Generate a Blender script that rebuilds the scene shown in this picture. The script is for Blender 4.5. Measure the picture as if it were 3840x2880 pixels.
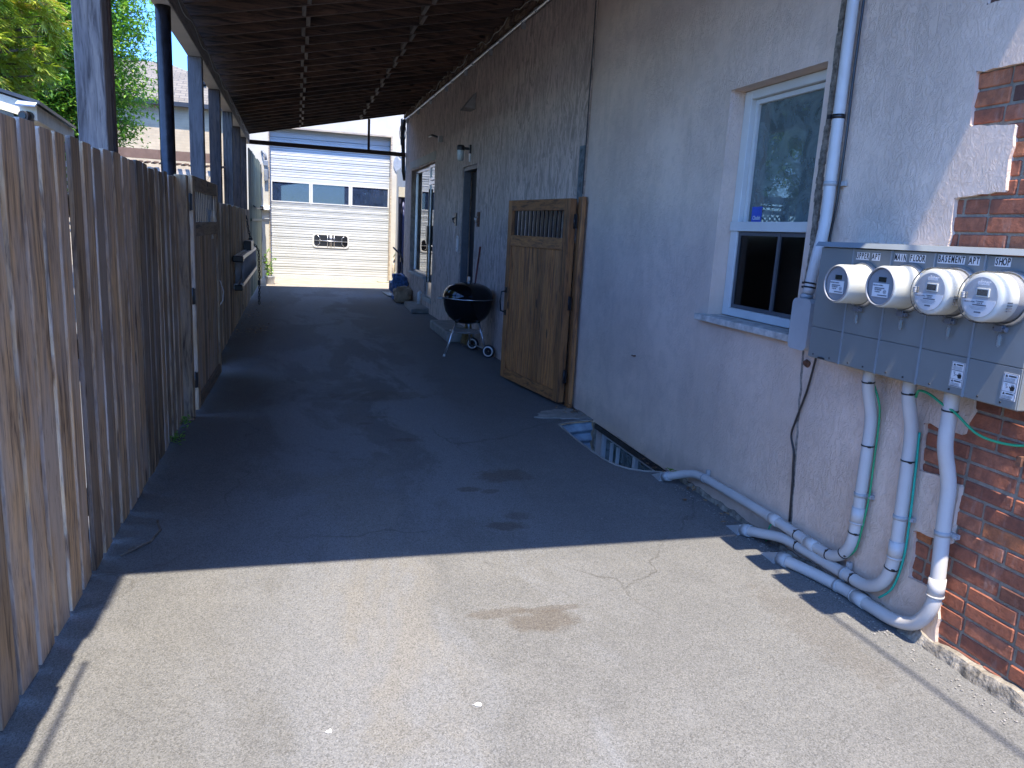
import bpy, bmesh, math, random
from mathutils import Vector, Matrix, noise as mnoise
random.seed(7)
R = math.radians
PI = math.pi
for o in list(bpy.data.objects): bpy.data.objects.remove(o)
S = bpy.context.scene
COL = S.collection

# ------------------------------------------------------------------ camera
cam_d = bpy.data.cameras.new('camera'); cam = bpy.data.objects.new('camera', cam_d); COL.objects.link(cam)
cam_d.sensor_fit = 'HORIZONTAL'; cam_d.sensor_width = 36; cam_d.lens = 26.111
cam_d.clip_start = .05; cam_d.clip_end = 3000
m = Matrix(((0.961598, 0.003076, -0.274444), (-0.269166, 0.206041, -0.940796), (0.053653, 0.978539, 0.198956))).to_4x4()
m.translation = (0, 0, 1.57)
cam.matrix_world = m
S.camera = cam

# ------------------------------------------------------------------ sky, sun, exposure
SUN_D = Vector((.05, .45, -1)).normalized()          # direction the light travels
elev = math.asin(-SUN_D.z)
W = bpy.data.worlds.new('World'); S.world = W; W.use_nodes = True
wn = W.node_tree; wn.nodes.clear()
sky = wn.nodes.new('ShaderNodeTexSky'); sky.sky_type = 'NISHITA'; sky.sun_disc = False
sky.sun_elevation = elev; sky.sun_rotation = math.atan2(-SUN_D.x, -SUN_D.y)
sky.air_density = 1.0; sky.dust_density = .05; sky.ozone_density = 4; sky.altitude = 300
bg = wn.nodes.new('ShaderNodeBackground'); bg.inputs['Strength'].default_value = .15
wo = wn.nodes.new('ShaderNodeOutputWorld')
hs = wn.nodes.new('ShaderNodeHueSaturation'); hs.inputs['Saturation'].default_value = 1.12; hs.inputs['Hue'].default_value = .508; wn.links.new(sky.outputs[0], hs.inputs['Color']); 
tc = wn.nodes.new('ShaderNodeTexCoord'); sz = wn.nodes.new('ShaderNodeSeparateXYZ'); rp = wn.nodes.new('ShaderNodeValToRGB'); mu = wn.nodes.new('ShaderNodeMix'); mu.data_type = 'RGBA'; mu.blend_type = 'MULTIPLY'; mu.inputs[0].default_value = 1
rp.color_ramp.elements[0].position = .0; rp.color_ramp.elements[0].color = (.34, .50, .78, 1); rp.color_ramp.elements[1].position = .62; rp.color_ramp.elements[1].color = (1.25, 1.2, 1.13, 1); e_ = rp.color_ramp.elements.new(.36); e_.color = (.40, .60, .92, 1)   # deeper blue air towards the horizon
wn.links.new(tc.outputs['Generated'], sz.inputs[0]); wn.links.new(sz.outputs[2], rp.inputs[0]); wn.links.new(hs.outputs[0], mu.inputs[6]); wn.links.new(rp.outputs[0], mu.inputs[7]); wn.links.new(mu.outputs[2], bg.inputs[0]); wn.links.new(bg.outputs[0], wo.inputs[0])
sd = bpy.data.lights.new('sun', 'SUN'); sd.energy = 2.1; sd.angle = R(.5); sd.color = (1, .905, .76)
sun = bpy.data.objects.new('sun', sd); COL.objects.link(sun)
sun.rotation_euler = SUN_D.to_track_quat('-Z', 'Y').to_euler()
sun.location = (0, -10, 20)
S.view_settings.view_transform = 'Standard'; S.view_settings.look = 'None'
S.view_settings.exposure = 2.48; S.view_settings.gamma = 1
S.render.engine = 'CYCLES'
S.cycles.max_bounces = 10; S.cycles.diffuse_bounces = 5; S.cycles.glossy_bounces = 4; S.cycles.transparent_max_bounces = 12
S.cycles.caustics_reflective = False; S.cycles.caustics_refractive = False

# ------------------------------------------------------------------ material helpers
class NT:
    def __init__(s, name):
        s.m = bpy.data.materials.new(name); s.m.use_nodes = True
        s.t = s.m.node_tree; s.n = s.t.nodes; s.b = s.n['Principled BSDF']
        s.pos = s.n.new('ShaderNodeNewGeometry').outputs['Position']
    def L(s, a, b): s.t.links.new(a, b)
    def sc(s, v, scale):
        x = s.n.new('ShaderNodeVectorMath'); x.operation = 'MULTIPLY'; s.L(v, x.inputs[0]); x.inputs[1].default_value = scale; return x.outputs[0]
    def noise(s, scale, detail=4, rough=.6, v=None, st=(1, 1, 1), dist=0):
        x = s.n.new('ShaderNodeTexNoise'); x.inputs['Scale'].default_value = scale; x.inputs['Detail'].default_value = detail
        x.inputs['Roughness'].default_value = rough; x.inputs['Distortion'].default_value = dist
        s.L(s.sc(v or s.pos, st), x.inputs['Vector']); return x.outputs['Fac']
    def vor(s, scale, feature='F1', v=None, st=(1, 1, 1), out='Distance'):
        x = s.n.new('ShaderNodeTexVoronoi'); x.feature = feature; x.inputs['Scale'].default_value = scale
        s.L(s.sc(v or s.pos, st), x.inputs['Vector']); return x.outputs[out]
    def ramp(s, f, pts, interp='LINEAR'):
        x = s.n.new('ShaderNodeValToRGB'); x.color_ramp.interpolation = interp
        el = x.color_ramp.elements
        while len(el) < len(pts): el.new(.5)
        for e, (p, c) in zip(el, pts):
            e.position = p; e.color = (c, c, c, 1) if isinstance(c, (int, float)) else (*c, 1)
        s.L(f, x.inputs[0]); return x.outputs[0]
    def mix(s, f, a, b, mode='MIX'):
        x = s.n.new('ShaderNodeMix'); x.data_type = 'RGBA'; x.blend_type = mode
        for i, val in ((0, f), (6, a), (7, b)):
            if hasattr(val, 'is_output') or isinstance(val, bpy.types.NodeSocket): s.L(val, x.inputs[i])
            elif i == 0: x.inputs[0].default_value = val
            else: x.inputs[i].default_value = (*val, 1) if len(val) == 3 else val
        return x.outputs[2]
    def math(s, op, a, b=None, clamp=False):
        x = s.n.new('ShaderNodeMath'); x.operation = op; x.use_clamp = clamp
        for i, val in ((0, a), (1, b)):
            if val is None: continue
            if isinstance(val, bpy.types.NodeSocket): s.L(val, x.inputs[i])
            else: x.inputs[i].default_value = val
        return x.outputs[0]
    def attr(s, name='rnd'):
        x = s.n.new('ShaderNodeAttribute'); x.attribute_name = name; return x.outputs['Fac']
    def col(s, c): s.L(c, s.b.inputs['Base Color']) if isinstance(c, bpy.types.NodeSocket) else setattr(s.b.inputs['Base Color'], 'default_value', (*c, 1))
    def bump(s, h, strength=.5, dist=.01, prev=None):
        x = s.n.new('ShaderNodeBump'); x.inputs['Strength'].default_value = strength; x.inputs['Distance'].default_value = dist
        s.L(h, x.inputs['Height'])
        if prev: s.L(prev, x.inputs['Normal'])
        s.L(x.outputs[0], s.b.inputs['Normal']); return x.outputs[0]
    def set(s, **k):
        for a, v in k.items(): s.b.inputs[a.replace('_', ' ')].default_value = v
        return s
def plain(name, c, rough=.6, metal=0, var=.12, vs=8, bump=0, bs=60, spec=None):
    t = NT(name); f = t.noise(vs, 5)
    d = tuple(x * (1 - var * 1.6) for x in c); e = tuple(min(1, x * (1 + var)) for x in c)
    t.col(t.ramp(f, [(.3, d), (.7, e)])); t.set(Roughness=rough, Metallic=metal)
    if spec is not None: t.b.inputs['Specular IOR Level'].default_value = spec
    if bump: t.bump(t.noise(bs, 4), bump, .01)
    return t.m

def wood(name, a, b, c, grey=(.3, .28, .28), gmix=.5, rough=.8, axis='z', knots=True, spread=1.0):
    """a..c: light to dark tones; weathered grey comes through in patches."""
    t = NT(name)
    st = {'z': (1, 1, .07), 'y': (1, .07, 1), 'x': (.07, 1, 1)}[axis]
    rnd = t.attr()
    off = t.n.new('ShaderNodeCombineXYZ'); t.L(t.math('MULTIPLY', rnd, 37.), off.inputs[0]); t.L(t.math('MULTIPLY', rnd, 91.), off.inputs[1]); t.L(t.math('MULTIPLY', rnd, 53.), off.inputs[2])
    add = t.n.new('ShaderNodeVectorMath'); add.operation = 'ADD'; t.L(t.pos, add.inputs[0]); t.L(off.outputs[0], add.inputs[1])
    v = add.outputs[0]
    wob = t.n.new('ShaderNodeTexNoise'); wob.inputs['Scale'].default_value = 1.4; wob.inputs['Detail'].default_value = 2; t.L(v, wob.inputs['Vector'])
    ad2 = t.n.new('ShaderNodeVectorMath'); ad2.operation = 'ADD'; t.L(v, ad2.inputs[0]); t.L(t.sc(wob.outputs['Color'], tuple(.08 if x == 1 else 0 for x in st)), ad2.inputs[1]); v = ad2.outputs[0]
    g = t.noise(34, 6, .65, v, st, .6)
    g2 = t.noise(150, 3, .6, v, st)
    big = t.noise(5, 4, .6, v, tuple(x if x == 1 else .35 for x in st))
    c1 = t.ramp(g, [(.36, c), (.48, b), (.62, a)])
    c2 = t.mix(t.ramp(big, [(.42, 0.), (.62, gmix)]), c1, tuple(grey))
    tone = t.ramp(rnd, [(0, (.62 ** spread,) * 3), (.5, (1, 1, 1)), (1, (1.22, 1.16, 1.08))])
    c3 = t.mix(1, c2, tone, 'MULTIPLY')
    c4 = t.mix(t.ramp(g2, [(.28, .55), (.45, 0.)]), c3, tuple(x * .5 for x in c))
    if knots:
        k = t.vor(3.2, v=v, st=tuple(1.7 if x == 1 else .6 for x in st))
        c4 = t.mix(t.ramp(k, [(.07, .9), (.115, 0.)]), c4, tuple(x * .45 for x in c))
    t.col(c4); t.set(Roughness=rough)
    t.bump(g, .35, .004)
    return t.m

# ------------------------------------------------------------------ mesh helpers
class MB:
    def __init__(s): s.v = []; s.f = []; s.r = []; s.sm = []
    def add(s, vs, fs, rnd=None, smooth=False):
        b = len(s.v); s.v += [tuple(p) for p in vs]; rnd = random.random() if rnd is None else rnd
        for f in fs: s.f.append(tuple(b + i for i in f)); s.r.append(rnd); s.sm.append(smooth)
        return s
    def box(s, c, d, rot=None, rnd=None):
        x, y, z = (q / 2 for q in d)
        P = [Vector(p) for p in ((-x,-y,-z),(x,-y,-z),(x,y,-z),(-x,y,-z),(-x,-y,z),(x,-y,z),(x,y,z),(-x,y,z))]
        if rot is not None: P = [rot @ p for p in P]
        return s.add([p + Vector(c) for p in P], [(0,3,2,1),(4,5,6,7),(0,1,5,4),(1,2,6,5),(2,3,7,6),(3,0,4,7)], rnd)
    def span(s, a, b, rnd=None):
        return s.box([(a[i] + b[i]) / 2 for i in range(3)], [abs(b[i] - a[i]) for i in range(3)], None, rnd)
    def beam(s, p, q, w, h, up=(0, 0, 1), rnd=None):     # rectangular bar from p to q
        p, q = Vector(p), Vector(q); d = (q - p); L = d.length; d.normalize(); u = Vector(up)
        sd = d.cross(u).normalized(); u = sd.cross(d)
        M3 = Matrix((sd, d, u)).transposed()
        return s.box((p + q) / 2, (w, L, h), M3, rnd)
    def tube(s, pts, r, n=12, rnd=None, caps=True, smooth=True):
        pts = [Vector(p) for p in pts]; N = len(pts); rs = r if isinstance(r, (list, tuple)) else [r] * N
        T = []
        for i in range(N):
            d = pts[min(i + 1, N - 1)] - pts[max(i - 1, 0)]; T.append(d.normalized())
        u = T[0].orthogonal().normalized(); vs = []
        for i in range(N):
            u = (u - T[i] * u.dot(T[i])).normalized(); w = T[i].cross(u)
            for k in range(n):
                a = 2 * PI * k / n; vs.append(pts[i] + (u * math.cos(a) + w * math.sin(a)) * rs[i])
        fs = [(i*n+k, i*n+(k+1)%n, (i+1)*n+(k+1)%n, (i+1)*n+k) for i in range(N-1) for k in range(n)]
        s.add(vs, fs, rnd, smooth)
        if caps:
            b = len(s.v) - len(vs); rr = s.r[-1]
            s.f.append(tuple(b + k for k in reversed(range(n)))); s.r.append(rr); s.sm.append(False)
            s.f.append(tuple(b + (N-1)*n + k for k in range(n))); s.r.append(rr); s.sm.append(False)
        return s
    def lathe(s, prof, o, axis=(0, 0, 1), n=32, rnd=None, smooth=True):   # prof: (radius, height)
        ax = Vector(axis).normalized(); u = ax.orthogonal().normalized(); w = ax.cross(u); o = Vector(o)
        vs = [o + ax * h + (u * math.cos(2*PI*k/n) + w * math.sin(2*PI*k/n)) * max(r, 1e-4) for r, h in prof for k in range(n)]
        fs = [(i*n+k, i*n+(k+1)%n, (i+1)*n+(k+1)%n, (i+1)*n+k) for i in range(len(prof)-1) for k in range(n)]
        return s.add(vs, fs, rnd, smooth)
    def prism(s, poly, ext, rnd=None):                 # poly: 3D points (planar, convex-ish), ext: vector
        n = len(poly); e = Vector(ext); a = [Vector(p) for p in poly]; b = [p + e for p in a]
        return s.add(a + b, [tuple(range(n))[::-1], tuple(range(n, 2*n))] + [(i, (i+1)%n, n+(i+1)%n, n+i) for i in range(n)], rnd)
    def build(s, name, mat, parent=None, bevel=0, origin=None, coll=True):
        me = bpy.data.meshes.new(name)
        o = Vector(origin) if origin is not None else (root_loc(parent) if parent else Vector((0, 0, 0)))
        me.from_pydata([tuple(Vector(p) - o) for p in s.v], [], s.f)
        a = me.attributes.new('rnd', 'FLOAT', 'FACE'); a.data.foreach_set('value', s.r)
        me.polygons.foreach_set('use_smooth', s.sm)
        me.materials.append(mat); me.update()
        bm = bmesh.new(); bm.from_mesh(me); bmesh.ops.recalc_face_normals(bm, faces=bm.faces) if len(bm.faces) < 30000 else None; bm.to_mesh(me); bm.free()
        ob = bpy.data.objects.new(name, me); COL.objects.link(ob)
        if parent: ob.parent = parent
        else: ob.location = o
        if bevel:
            md = ob.modifiers.new('bevel', 'BEVEL'); md.width = bevel; md.segments = 1; md.limit_method = 'ANGLE'; md.angle_limit = R(40)
        return ob
def root_loc(o):
    while o.parent: o = o.parent
    return o.location.copy()
def tag(o, label=None, cat=None, group=None, kind=None):
    if label: o['label'] = label
    if cat: o['category'] = cat
    if group: o['group'] = group
    if kind: o['kind'] = kind
    return o
def thing(name, loc, label, cat, group=None):
    o = bpy.data.objects.new(name, None); COL.objects.link(o); o.location = loc; o.empty_display_size = .1
    return tag(o, label, cat, group)
def kids(o): return [c for c in bpy.data.objects if c.parent == o]
def copy_tree(o, parent=None):
    c = o.copy(); COL.objects.link(c); c.parent = parent
    for k in kids(o): copy_tree(k, c)
    return c
def curve_mesh(loops, thick):                     # filled 2D outline with holes -> verts, faces
    cu = bpy.data.curves.new('t', 'CURVE'); cu.dimensions = '2D'; cu.fill_mode = 'BOTH'; cu.extrude = thick / 2
    for L in loops:
        sp = cu.splines.new('POLY'); sp.points.add(len(L) - 1); sp.use_cyclic_u = True
        for p, q in zip(sp.points, L): p.co = (q[0], q[1], 0, 1)
    ob = bpy.data.objects.new('t', cu); COL.objects.link(ob); dg = bpy.context.evaluated_depsgraph_get()
    me = bpy.data.meshes.new_from_object(ob.evaluated_get(dg)); bpy.data.objects.remove(ob)
    r = ([v.co.copy() for v in me.vertices], [tuple(p.vertices) for p in me.polygons]); bpy.data.meshes.remove(me); return r
def plate(mb, loops, thick, mat4, rnd=None):
    v, f = curve_mesh(loops, thick); return mb.add([mat4 @ p for p in v], f, rnd)
def wallM(x=0.):                                  # local (u,v,w) -> world: u=+y, v=+z, w=-x ... plane facing -x
    return Matrix(((0, 0, -1, x), (1, 0, 0, 0), (0, 1, 0, 0), (0, 0, 0, 1)))
_tc = {}
def text_mesh(txt, size, xs, bold=0.0):
    k = (txt, size, xs, bold)
    if k not in _tc:
        cu = bpy.data.curves.new('t', 'FONT'); cu.body = txt; cu.size = size; cu.extrude = .0004; cu.offset = bold
        cu.align_x = 'CENTER'; cu.align_y = 'CENTER'; cu.resolution_u = 3
        ob = bpy.data.objects.new('t', cu); COL.objects.link(ob); dg = bpy.context.evaluated_depsgraph_get()
        me = bpy.data.meshes.new_from_object(ob.evaluated_get(dg)); bpy.data.objects.remove(ob)
        _tc[k] = ([Vector((v.co.x * xs, v.co.y, v.co.z)) for v in me.vertices], [tuple(p.vertices) for p in me.polygons]); bpy.data.meshes.remove(me)
    return _tc[k]
def text_on(mb, txt, size, P, xs=.7, bold=0.0, face='-x'):
    v, f = text_mesh(txt, size, xs, bold)
    if face == '-x': T = Matrix(((0, 0, -1), (-1, 0, 0), (0, 1, 0)))      # right = -y, up = z, normal = -x
    mb.add([T @ p + Vector(P) for p in v], f)
def jag(a, b, n, amp, seed=0):                    # ragged line between 2D points
    rr = random.Random(seed); out = []
    for i in range(n):
        t = i / n; out.append((a[0] + (b[0]-a[0])*t + rr.uniform(-amp, amp), a[1] + (b[1]-a[1])*t + rr.uniform(-amp, amp)))
    return out

# ------------------------------------------------------------------ materials
def m_asphalt():
    t = NT('asphalt_worn')
    big = t.noise(.9, 5, .6, dist=.5); mid = t.noise(4, 6, .7, dist=.4); fine = t.noise(170, 3, .8)
    streak = t.noise(1.3, 7, .68, st=(1, .4, 1), dist=.5)
    base = t.ramp(mid, [(.3, (.126, .125, .121)), (.7, (.160, .158, .152))])
    base = t.mix(t.ramp(big, [(.42, 0.), (.6, .3)]), base, (.105, .106, .106))
    # pale dusty tyre strip
    sx = t.n.new('ShaderNodeSeparateXYZ'); t.L(t.pos, sx.inputs[0]); X, Y = sx.outputs[0], sx.outputs[1]
    wob = t.math('MULTIPLY', t.math('SUBTRACT', t.noise(1.6, 5, .65, dist=.6), .5), .75)
    dxs = t.math('ABSOLUTE', t.math('SUBTRACT', t.math('ADD', X, wob), .3))
    strip = t.math('MULTIPLY', t.ramp(dxs, [(.2, 1.), (.28, 0.)]), t.ramp(t.noise(1.1, 3), [(.35, .35), (.55, .9)]))
    base = t.mix(strip, base, (.178, .171, .158))
    # under the roof its shade is painted in as a darker base, with silt tide-marks
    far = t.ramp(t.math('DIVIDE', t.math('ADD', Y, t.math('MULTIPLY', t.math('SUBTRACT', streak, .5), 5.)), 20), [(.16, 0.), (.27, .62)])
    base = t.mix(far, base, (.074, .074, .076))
    silt = t.math('MULTIPLY', t.ramp(streak, [(.46, 0.), (.53, .8), (.7, .6)]), t.ramp(t.math('ABSOLUTE', t.math('SUBTRACT', X, .5)), [(.5, 1.), (1.5, .1)]))
    base = t.mix(silt, base, (.165, .168, .172))
    # stains with a place of their own
    for (sxx, syy, rx, ry, a) in ((.97, 2.66, .17, .1, .62), (.82, 2.76, .17, .045, .5), (1.03, 2.76, .2, .03, .5), (1.08, 3.68, .14, .07, .75), (1.2, 3.8, .1, .06, .5), (1.3, 4.5, .22, .14, .75), (1.0, 4.27, .1, .05, .7), (1.13, 4.22, .07, .04, .6), (.75, 5.4, .1, .06, .7), (.5, 5.9, .07, .05, .6), (.62, 6.1, .1, .05, .5), (2.1, 2.4, .15, .5, .25), (.72, 6.9, .5, .25, .55)):
        vx = t.math('DIVIDE', t.math('SUBTRACT', X, sxx), rx); vy = t.math('DIVIDE', t.math('SUBTRACT', Y, syy), ry)
        d = t.math('ADD', t.math('MULTIPLY', vx, vx), t.math('MULTIPLY', vy, vy))
        d = t.math('ADD', d, t.math('MULTIPLY', t.math('SUBTRACT', t.noise(9, 6, .7), .5), 3.2))
        base = t.mix(t.ramp(d, [(.35, a), (1, 0.)]), base, (.082, .066, .05))
    # hairline cracks in places
    wv = t.n.new('ShaderNodeVectorMath'); wv.operation = 'ADD'; nz = t.n.new('ShaderNodeTexNoise'); nz.inputs['Scale'].default_value = 2.2; nz.inputs['Detail'].default_value = 6
    t.L(t.pos, nz.inputs['Vector']); t.L(t.sc(nz.outputs['Color'], (.55, .55, 0)), wv.inputs[0]); t.L(t.pos, wv.inputs[1])
    cr = t.vor(.62, 'DISTANCE_TO_EDGE', wv.outputs[0], (1, .7, 0))
    crm = t.math('MULTIPLY', t.ramp(cr, [(.001, 1.), (.0045, 0.)]), t.ramp(t.noise(.8, 2), [(.42, 0.), (.56, .6)]))
    base = t.mix(crm, base, (.06, .055, .048))
    # aggregate
    ag = t.vor(230, v=t.pos, st=(1, 1, 1), out='Color'); bw = t.n.new('ShaderNodeRGBToBW'); t.L(ag, bw.inputs[0])
    base = t.mix(1, base, t.ramp(bw.outputs[0], [(.15, .62), (.4, .94), (.6, 1.03), (.85, 1.3)]), 'MULTIPLY')
    sp = t.vor(60, v=t.pos); base = t.mix(t.ramp(sp, [(.1, .5), (.16, 0.)]), base, (.24, .23, .21))
    base = t.mix(1, base, t.ramp(fine, [(.3, .78), (.7, 1.18)]), 'MULTIPLY')
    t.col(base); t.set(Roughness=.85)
    n1 = t.bump(t.vor(230), .45, .003); t.bump(t.noise(3, 5), .35, .02, n1)
    return t.m
def m_stucco(name, c, streaks=False):
    t = NT(name)
    big = t.noise(1.3, 5, .6); mid = t.noise(9, 5, .6)
    base = t.ramp(big, [(.32, tuple(x * .82 for x in c)), (.66, tuple(x * 1.07 for x in c))])
    if streaks:
        st = t.noise(12, 7, .76, st=(1, 1, .3), dist=1.3); st2 = t.noise(2.2, 4, .6, st=(1, 1, .5))
        base = t.mix(t.ramp(st, [(.43, .95), (.55, 0.)]), base, tuple(x * .45 for x in c))
        base = t.mix(t.ramp(st2, [(.4, .4), (.65, 0.)]), base, tuple(x * .72 for x in c))
        base = t.mix(t.ramp(t.noise(60, 5, .7, st=(1, 1, .4)), [(.55, 0.), (.68, .35)]), base, tuple(min(1, x * 1.35) for x in c))
        t.bump(st, .8, .01)
    else:
        base = t.mix(t.ramp(mid, [(.38, .3), (.52, 0.)]), base, tuple(x * .72 for x in c)); base = t.mix(t.ramp(t.noise(6, 6, .75, st=(1, 1, .12)), [(.36, .3), (.46, 0.)]), base, tuple(x * .75 for x in c))
        base = t.mix(t.ramp(t.noise(120, 2), [(.2, .5), (.27, 0.)]), base, tuple(x * .5 for x in c))
        sx = t.n.new('ShaderNodeSeparateXYZ'); t.L(t.pos, sx.inputs[0])     # splash dirt and scuffs low on the wall
        low = t.math('ADD', sx.outputs[2], t.math('MULTIPLY', t.math('SUBTRACT', t.noise(5, 5), .5), .5))
        base = t.mix(t.ramp(low, [(.02, .55), (.22, 0.)]), base, tuple(x * .6 for x in c))
        wavy = t.noise(26, 5, .72, st=(1, 1, .6), dist=1.6); tm = t.ramp(t.noise(1.6, 3), [(.35, .15), (.6, 1.)])
        h = t.math('MULTIPLY', t.ramp(wavy, [(.45, 0.), (.58, 1.)]), tm)
        n1 = t.bump(h, .55, .006); t.bump(t.noise(90, 3), .3, .003, n1)
    t.col(base); t.set(Roughness=.6 if not streaks else .9)
    return t.m
def m_brick(name, cols):
    t = NT(name); r = t.attr()
    b = t.ramp(r, cols)
    b = t.mix(t.ramp(t.noise(26, 5, .7), [(.38, .5), (.6, 0.)]), b, (.09, .045, .035))
    b = t.mix(t.ramp(t.noise(11, 4, .7, st=(1, 1, .3)), [(.58, 0.), (.72, .4)]), b, (.42, .3, .24))
    t.col(b); t.set(Roughness=.92); t.b.inputs['Specular IOR Level'].default_value = .2
    n1 = t.bump(t.noise(70, 5, .7), .7, .006); t.bump(t.noise(8, 3), .5, .01, n1)
    return t.m
def m_shingle():
    t = NT('shingles'); x = t.n.new('ShaderNodeTexBrick'); x.inputs['Scale'].default_value = 1
    x.inputs['Color1'].default_value = (.155, .132, .1, 1); x.inputs['Color2'].default_value = (.20, .172, .132, 1); x.inputs['Mortar'].default_value = (.09, .083, .073, 1)
    x.inputs['Brick Width'].default_value = .3; x.inputs['Row Height'].default_value = .14; x.inputs['Mortar Size'].default_value = .012
    sx = t.n.new('ShaderNodeSeparateXYZ'); t.L(t.pos, sx.inputs[0]); cb = t.n.new('ShaderNodeCombineXYZ')
    t.L(sx.outputs[0], cb.inputs[0]); t.L(sx.outputs[1], cb.inputs[1]); t.L(cb.outputs[0], x.inputs['Vector'])
    t.col(t.mix(1, x.outputs['Color'], t.ramp(t.noise(60, 3), [(.3, .7), (.7, 1.2)]), 'MULTIPLY')); t.set(Roughness=.95)
    return t.m
def m_flatbrick(name, a, b, mort, axes=('x', 'z'), bw=.22, rh=.075):
    t = NT(name); x = t.n.new('ShaderNodeTexBrick'); x.inputs['Scale'].default_value = 1
    x.inputs['Color1'].default_value = (*a, 1); x.inputs['Color2'].default_value = (*b, 1); x.inputs['Mortar'].default_value = (*mort, 1)
    x.inputs['Brick Width'].default_value = bw; x.inputs['Row Height'].default_value = rh; x.inputs['Mortar Size'].default_value = .008
    sx = t.n.new('ShaderNodeSeparateXYZ'); t.L(t.pos, sx.inputs[0]); cb = t.n.new('ShaderNodeCombineXYZ')
    t.L(sx.outputs['xyz'.index(axes[0])], cb.inputs[0]); t.L(sx.outputs['xyz'.index(axes[1])], cb.inputs[1]); t.L(cb.outputs[0], x.inputs['Vector'])
    t.col(t.mix(1, x.outputs['Color'], t.ramp(t.noise(3, 4), [(.3, .85), (.7, 1.1)]), 'MULTIPLY')); t.set(Roughness=.9)
    t.bump(x.outputs['Fac'], -.4, .006)
    return t.m
def m_glass(name, tint=(.55, .6, .6), ior=1.55, rough=.01, veil=0, veil_col=(.6, .65, .7)):
    t = NT(name); t.n.remove(t.b)
    tr = t.n.new('ShaderNodeBsdfTransparent'); tr.inputs[0].default_value = (*tint, 1)
    gl = t.n.new('ShaderNodeBsdfGlossy'); gl.inputs['Roughness'].default_value = rough; gl.inputs[0].default_value = (.95, .97, 1, 1)
    fr = t.n.new('ShaderNodeFresnel'); fr.inputs[0].default_value = ior
    mx = t.n.new('ShaderNodeMixShader'); t.L(fr.outputs[0], mx.inputs[0]); t.L(tr.outputs[0], mx.inputs[1]); t.L(gl.outputs[0], mx.inputs[2])
    out = mx.outputs[0]
    if veil:
        df = t.n.new('ShaderNodeBsdfDiffuse'); df.inputs[0].default_value = (*veil_col, 1)
        m2 = t.n.new('ShaderNodeMixShader'); t.L(t.ramp(t.noise(7, 5, .7, dist=1), [(.35, veil * .4), (.75, veil)]), m2.inputs[0]); t.L(out, m2.inputs[1]); t.L(df.outputs[0], m2.inputs[2]); out = m2.outputs[0]
    t.L(out, t.n['Material Output'].inputs[0]); return t.m
def m_leaf(name, stops, trans=.35):
    t = NT(name); c = t.ramp(t.attr(), stops); t.col(c); t.set(Roughness=.45)
    tl = t.n.new('ShaderNodeBsdfTranslucent'); t.L(t.mix(1, c, (1.5, 1.6, .6), 'MULTIPLY'), tl.inputs[0])
    mx = t.n.new('ShaderNodeMixShader'); mx.inputs[0].default_value = trans; t.L(t.b.outputs[0], mx.inputs[1]); t.L(tl.outputs[0], mx.inputs[2])
    t.L(mx.outputs[0], t.n['Material Output'].inputs[0]); return t.m

ASPH = m_asphalt()
STUC = m_stucco('smooth_painted_stucco', (.725, .553, .435))
STUC2 = m_stucco('streaky_old_stucco', (.67, .51, .415), True)
TRIM = plain('cement_trim', (.46, .43, .38), .85, var=.1, vs=4, bump=.2)
BRICK = m_brick('red_brick', [(0, (.12, .06, .045)), (.12, (.26, .095, .058)), (.5, (.36, .125, .068)), (.85, (.43, .16, .09)), (1, (.52, .18, .068))])
MORT = plain('mortar', (.27, .225, .17), .95, var=.2, vs=30, bump=.6, bs=120)
CONC = plain('concrete', (.25, .235, .21), .9, var=.2, vs=7, bump=.4, bs=70)
CONCB = plain('pale_concrete_apron', (.34, .295, .24), .9, var=.15, vs=2.5, bump=.2, bs=60)
CRUST = plain('crumbling_parge', (.26, .23, .185), .95, var=.4, vs=20, bump=1, bs=60)
FENCE = wood('weathered_fence_wood', (.62, .42, .23), (.42, .29, .175), (.10, .066, .045), (.45, .385, .33), .8, spread=1.5)
POSTW = wood('grey_weathered_post', (.25, .225, .2), (.16, .145, .135), (.05, .042, .04), (.18, .175, .18), .7)
POSTD = wood('dark_stained_post', (.13, .085, .06), (.07, .05, .042), (.022, .017, .016), (.15, .13, .125), .25)
BEAMW = wood('beam_wood', (.3, .25, .2), (.22, .18, .15), (.09, .07, .06), (.3, .27, .24), .5, axis='y')
RAFT = wood('dark_stained_rafter', (.20, .11, .07), (.115, .066, .046), (.034, .022, .017), (.07, .05, .04), .3, axis='x', knots=True)
DECK = wood('dark_roof_boards', (.075, .045, .033), (.048, .03, .023), (.03, .02, .018), (.08, .06, .05), .3, axis='x')
BLOCK = wood('pale_blocking', (.25, .2, .15), (.18, .14, .11), (.13, .1, .08), (.3, .27, .23), .4, axis='y')
GATEW = wood('honey_gate_wood', (.48, .19, .055), (.33, .125, .038), (.09, .036, .016), (.25, .13, .06), .25, rough=.6)
GATEH = wood('honey_gate_rail', (.48, .19, .055), (.33, .125, .038), (.09, .036, .016), (.25, .13, .06), .25, rough=.6, axis='y')
FENCEH = wood('weathered_rail', (.40, .29, .18), (.29, .2, .135), (.1, .07, .05), (.33, .29, .25), .6, axis='y')
BLACK = plain('black_metal', (.014, .013, .015), .35, var=.2, bump=.05)
ENAMEL = plain('black_enamel', (.006, .006, .007), .08, var=.05)
ENAMEL.node_tree.nodes['Principled BSDF'].inputs['Specular IOR Level'].default_value = .35
PIPEBLK = plain('black_painted_steel', (.018, .017, .02), .3, var=.5, vs=14, bump=.1)
BRZ = plain('dark_brown_steel', (.05, .025, .022), .5, var=.2)
PVC = plain('grey_pvc', (.49, .47, .445), .42, var=.06, vs=5)
PVCD = plain('grey_pvc_weathered', (.35, .355, .355), .5, var=.1, vs=5)
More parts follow.
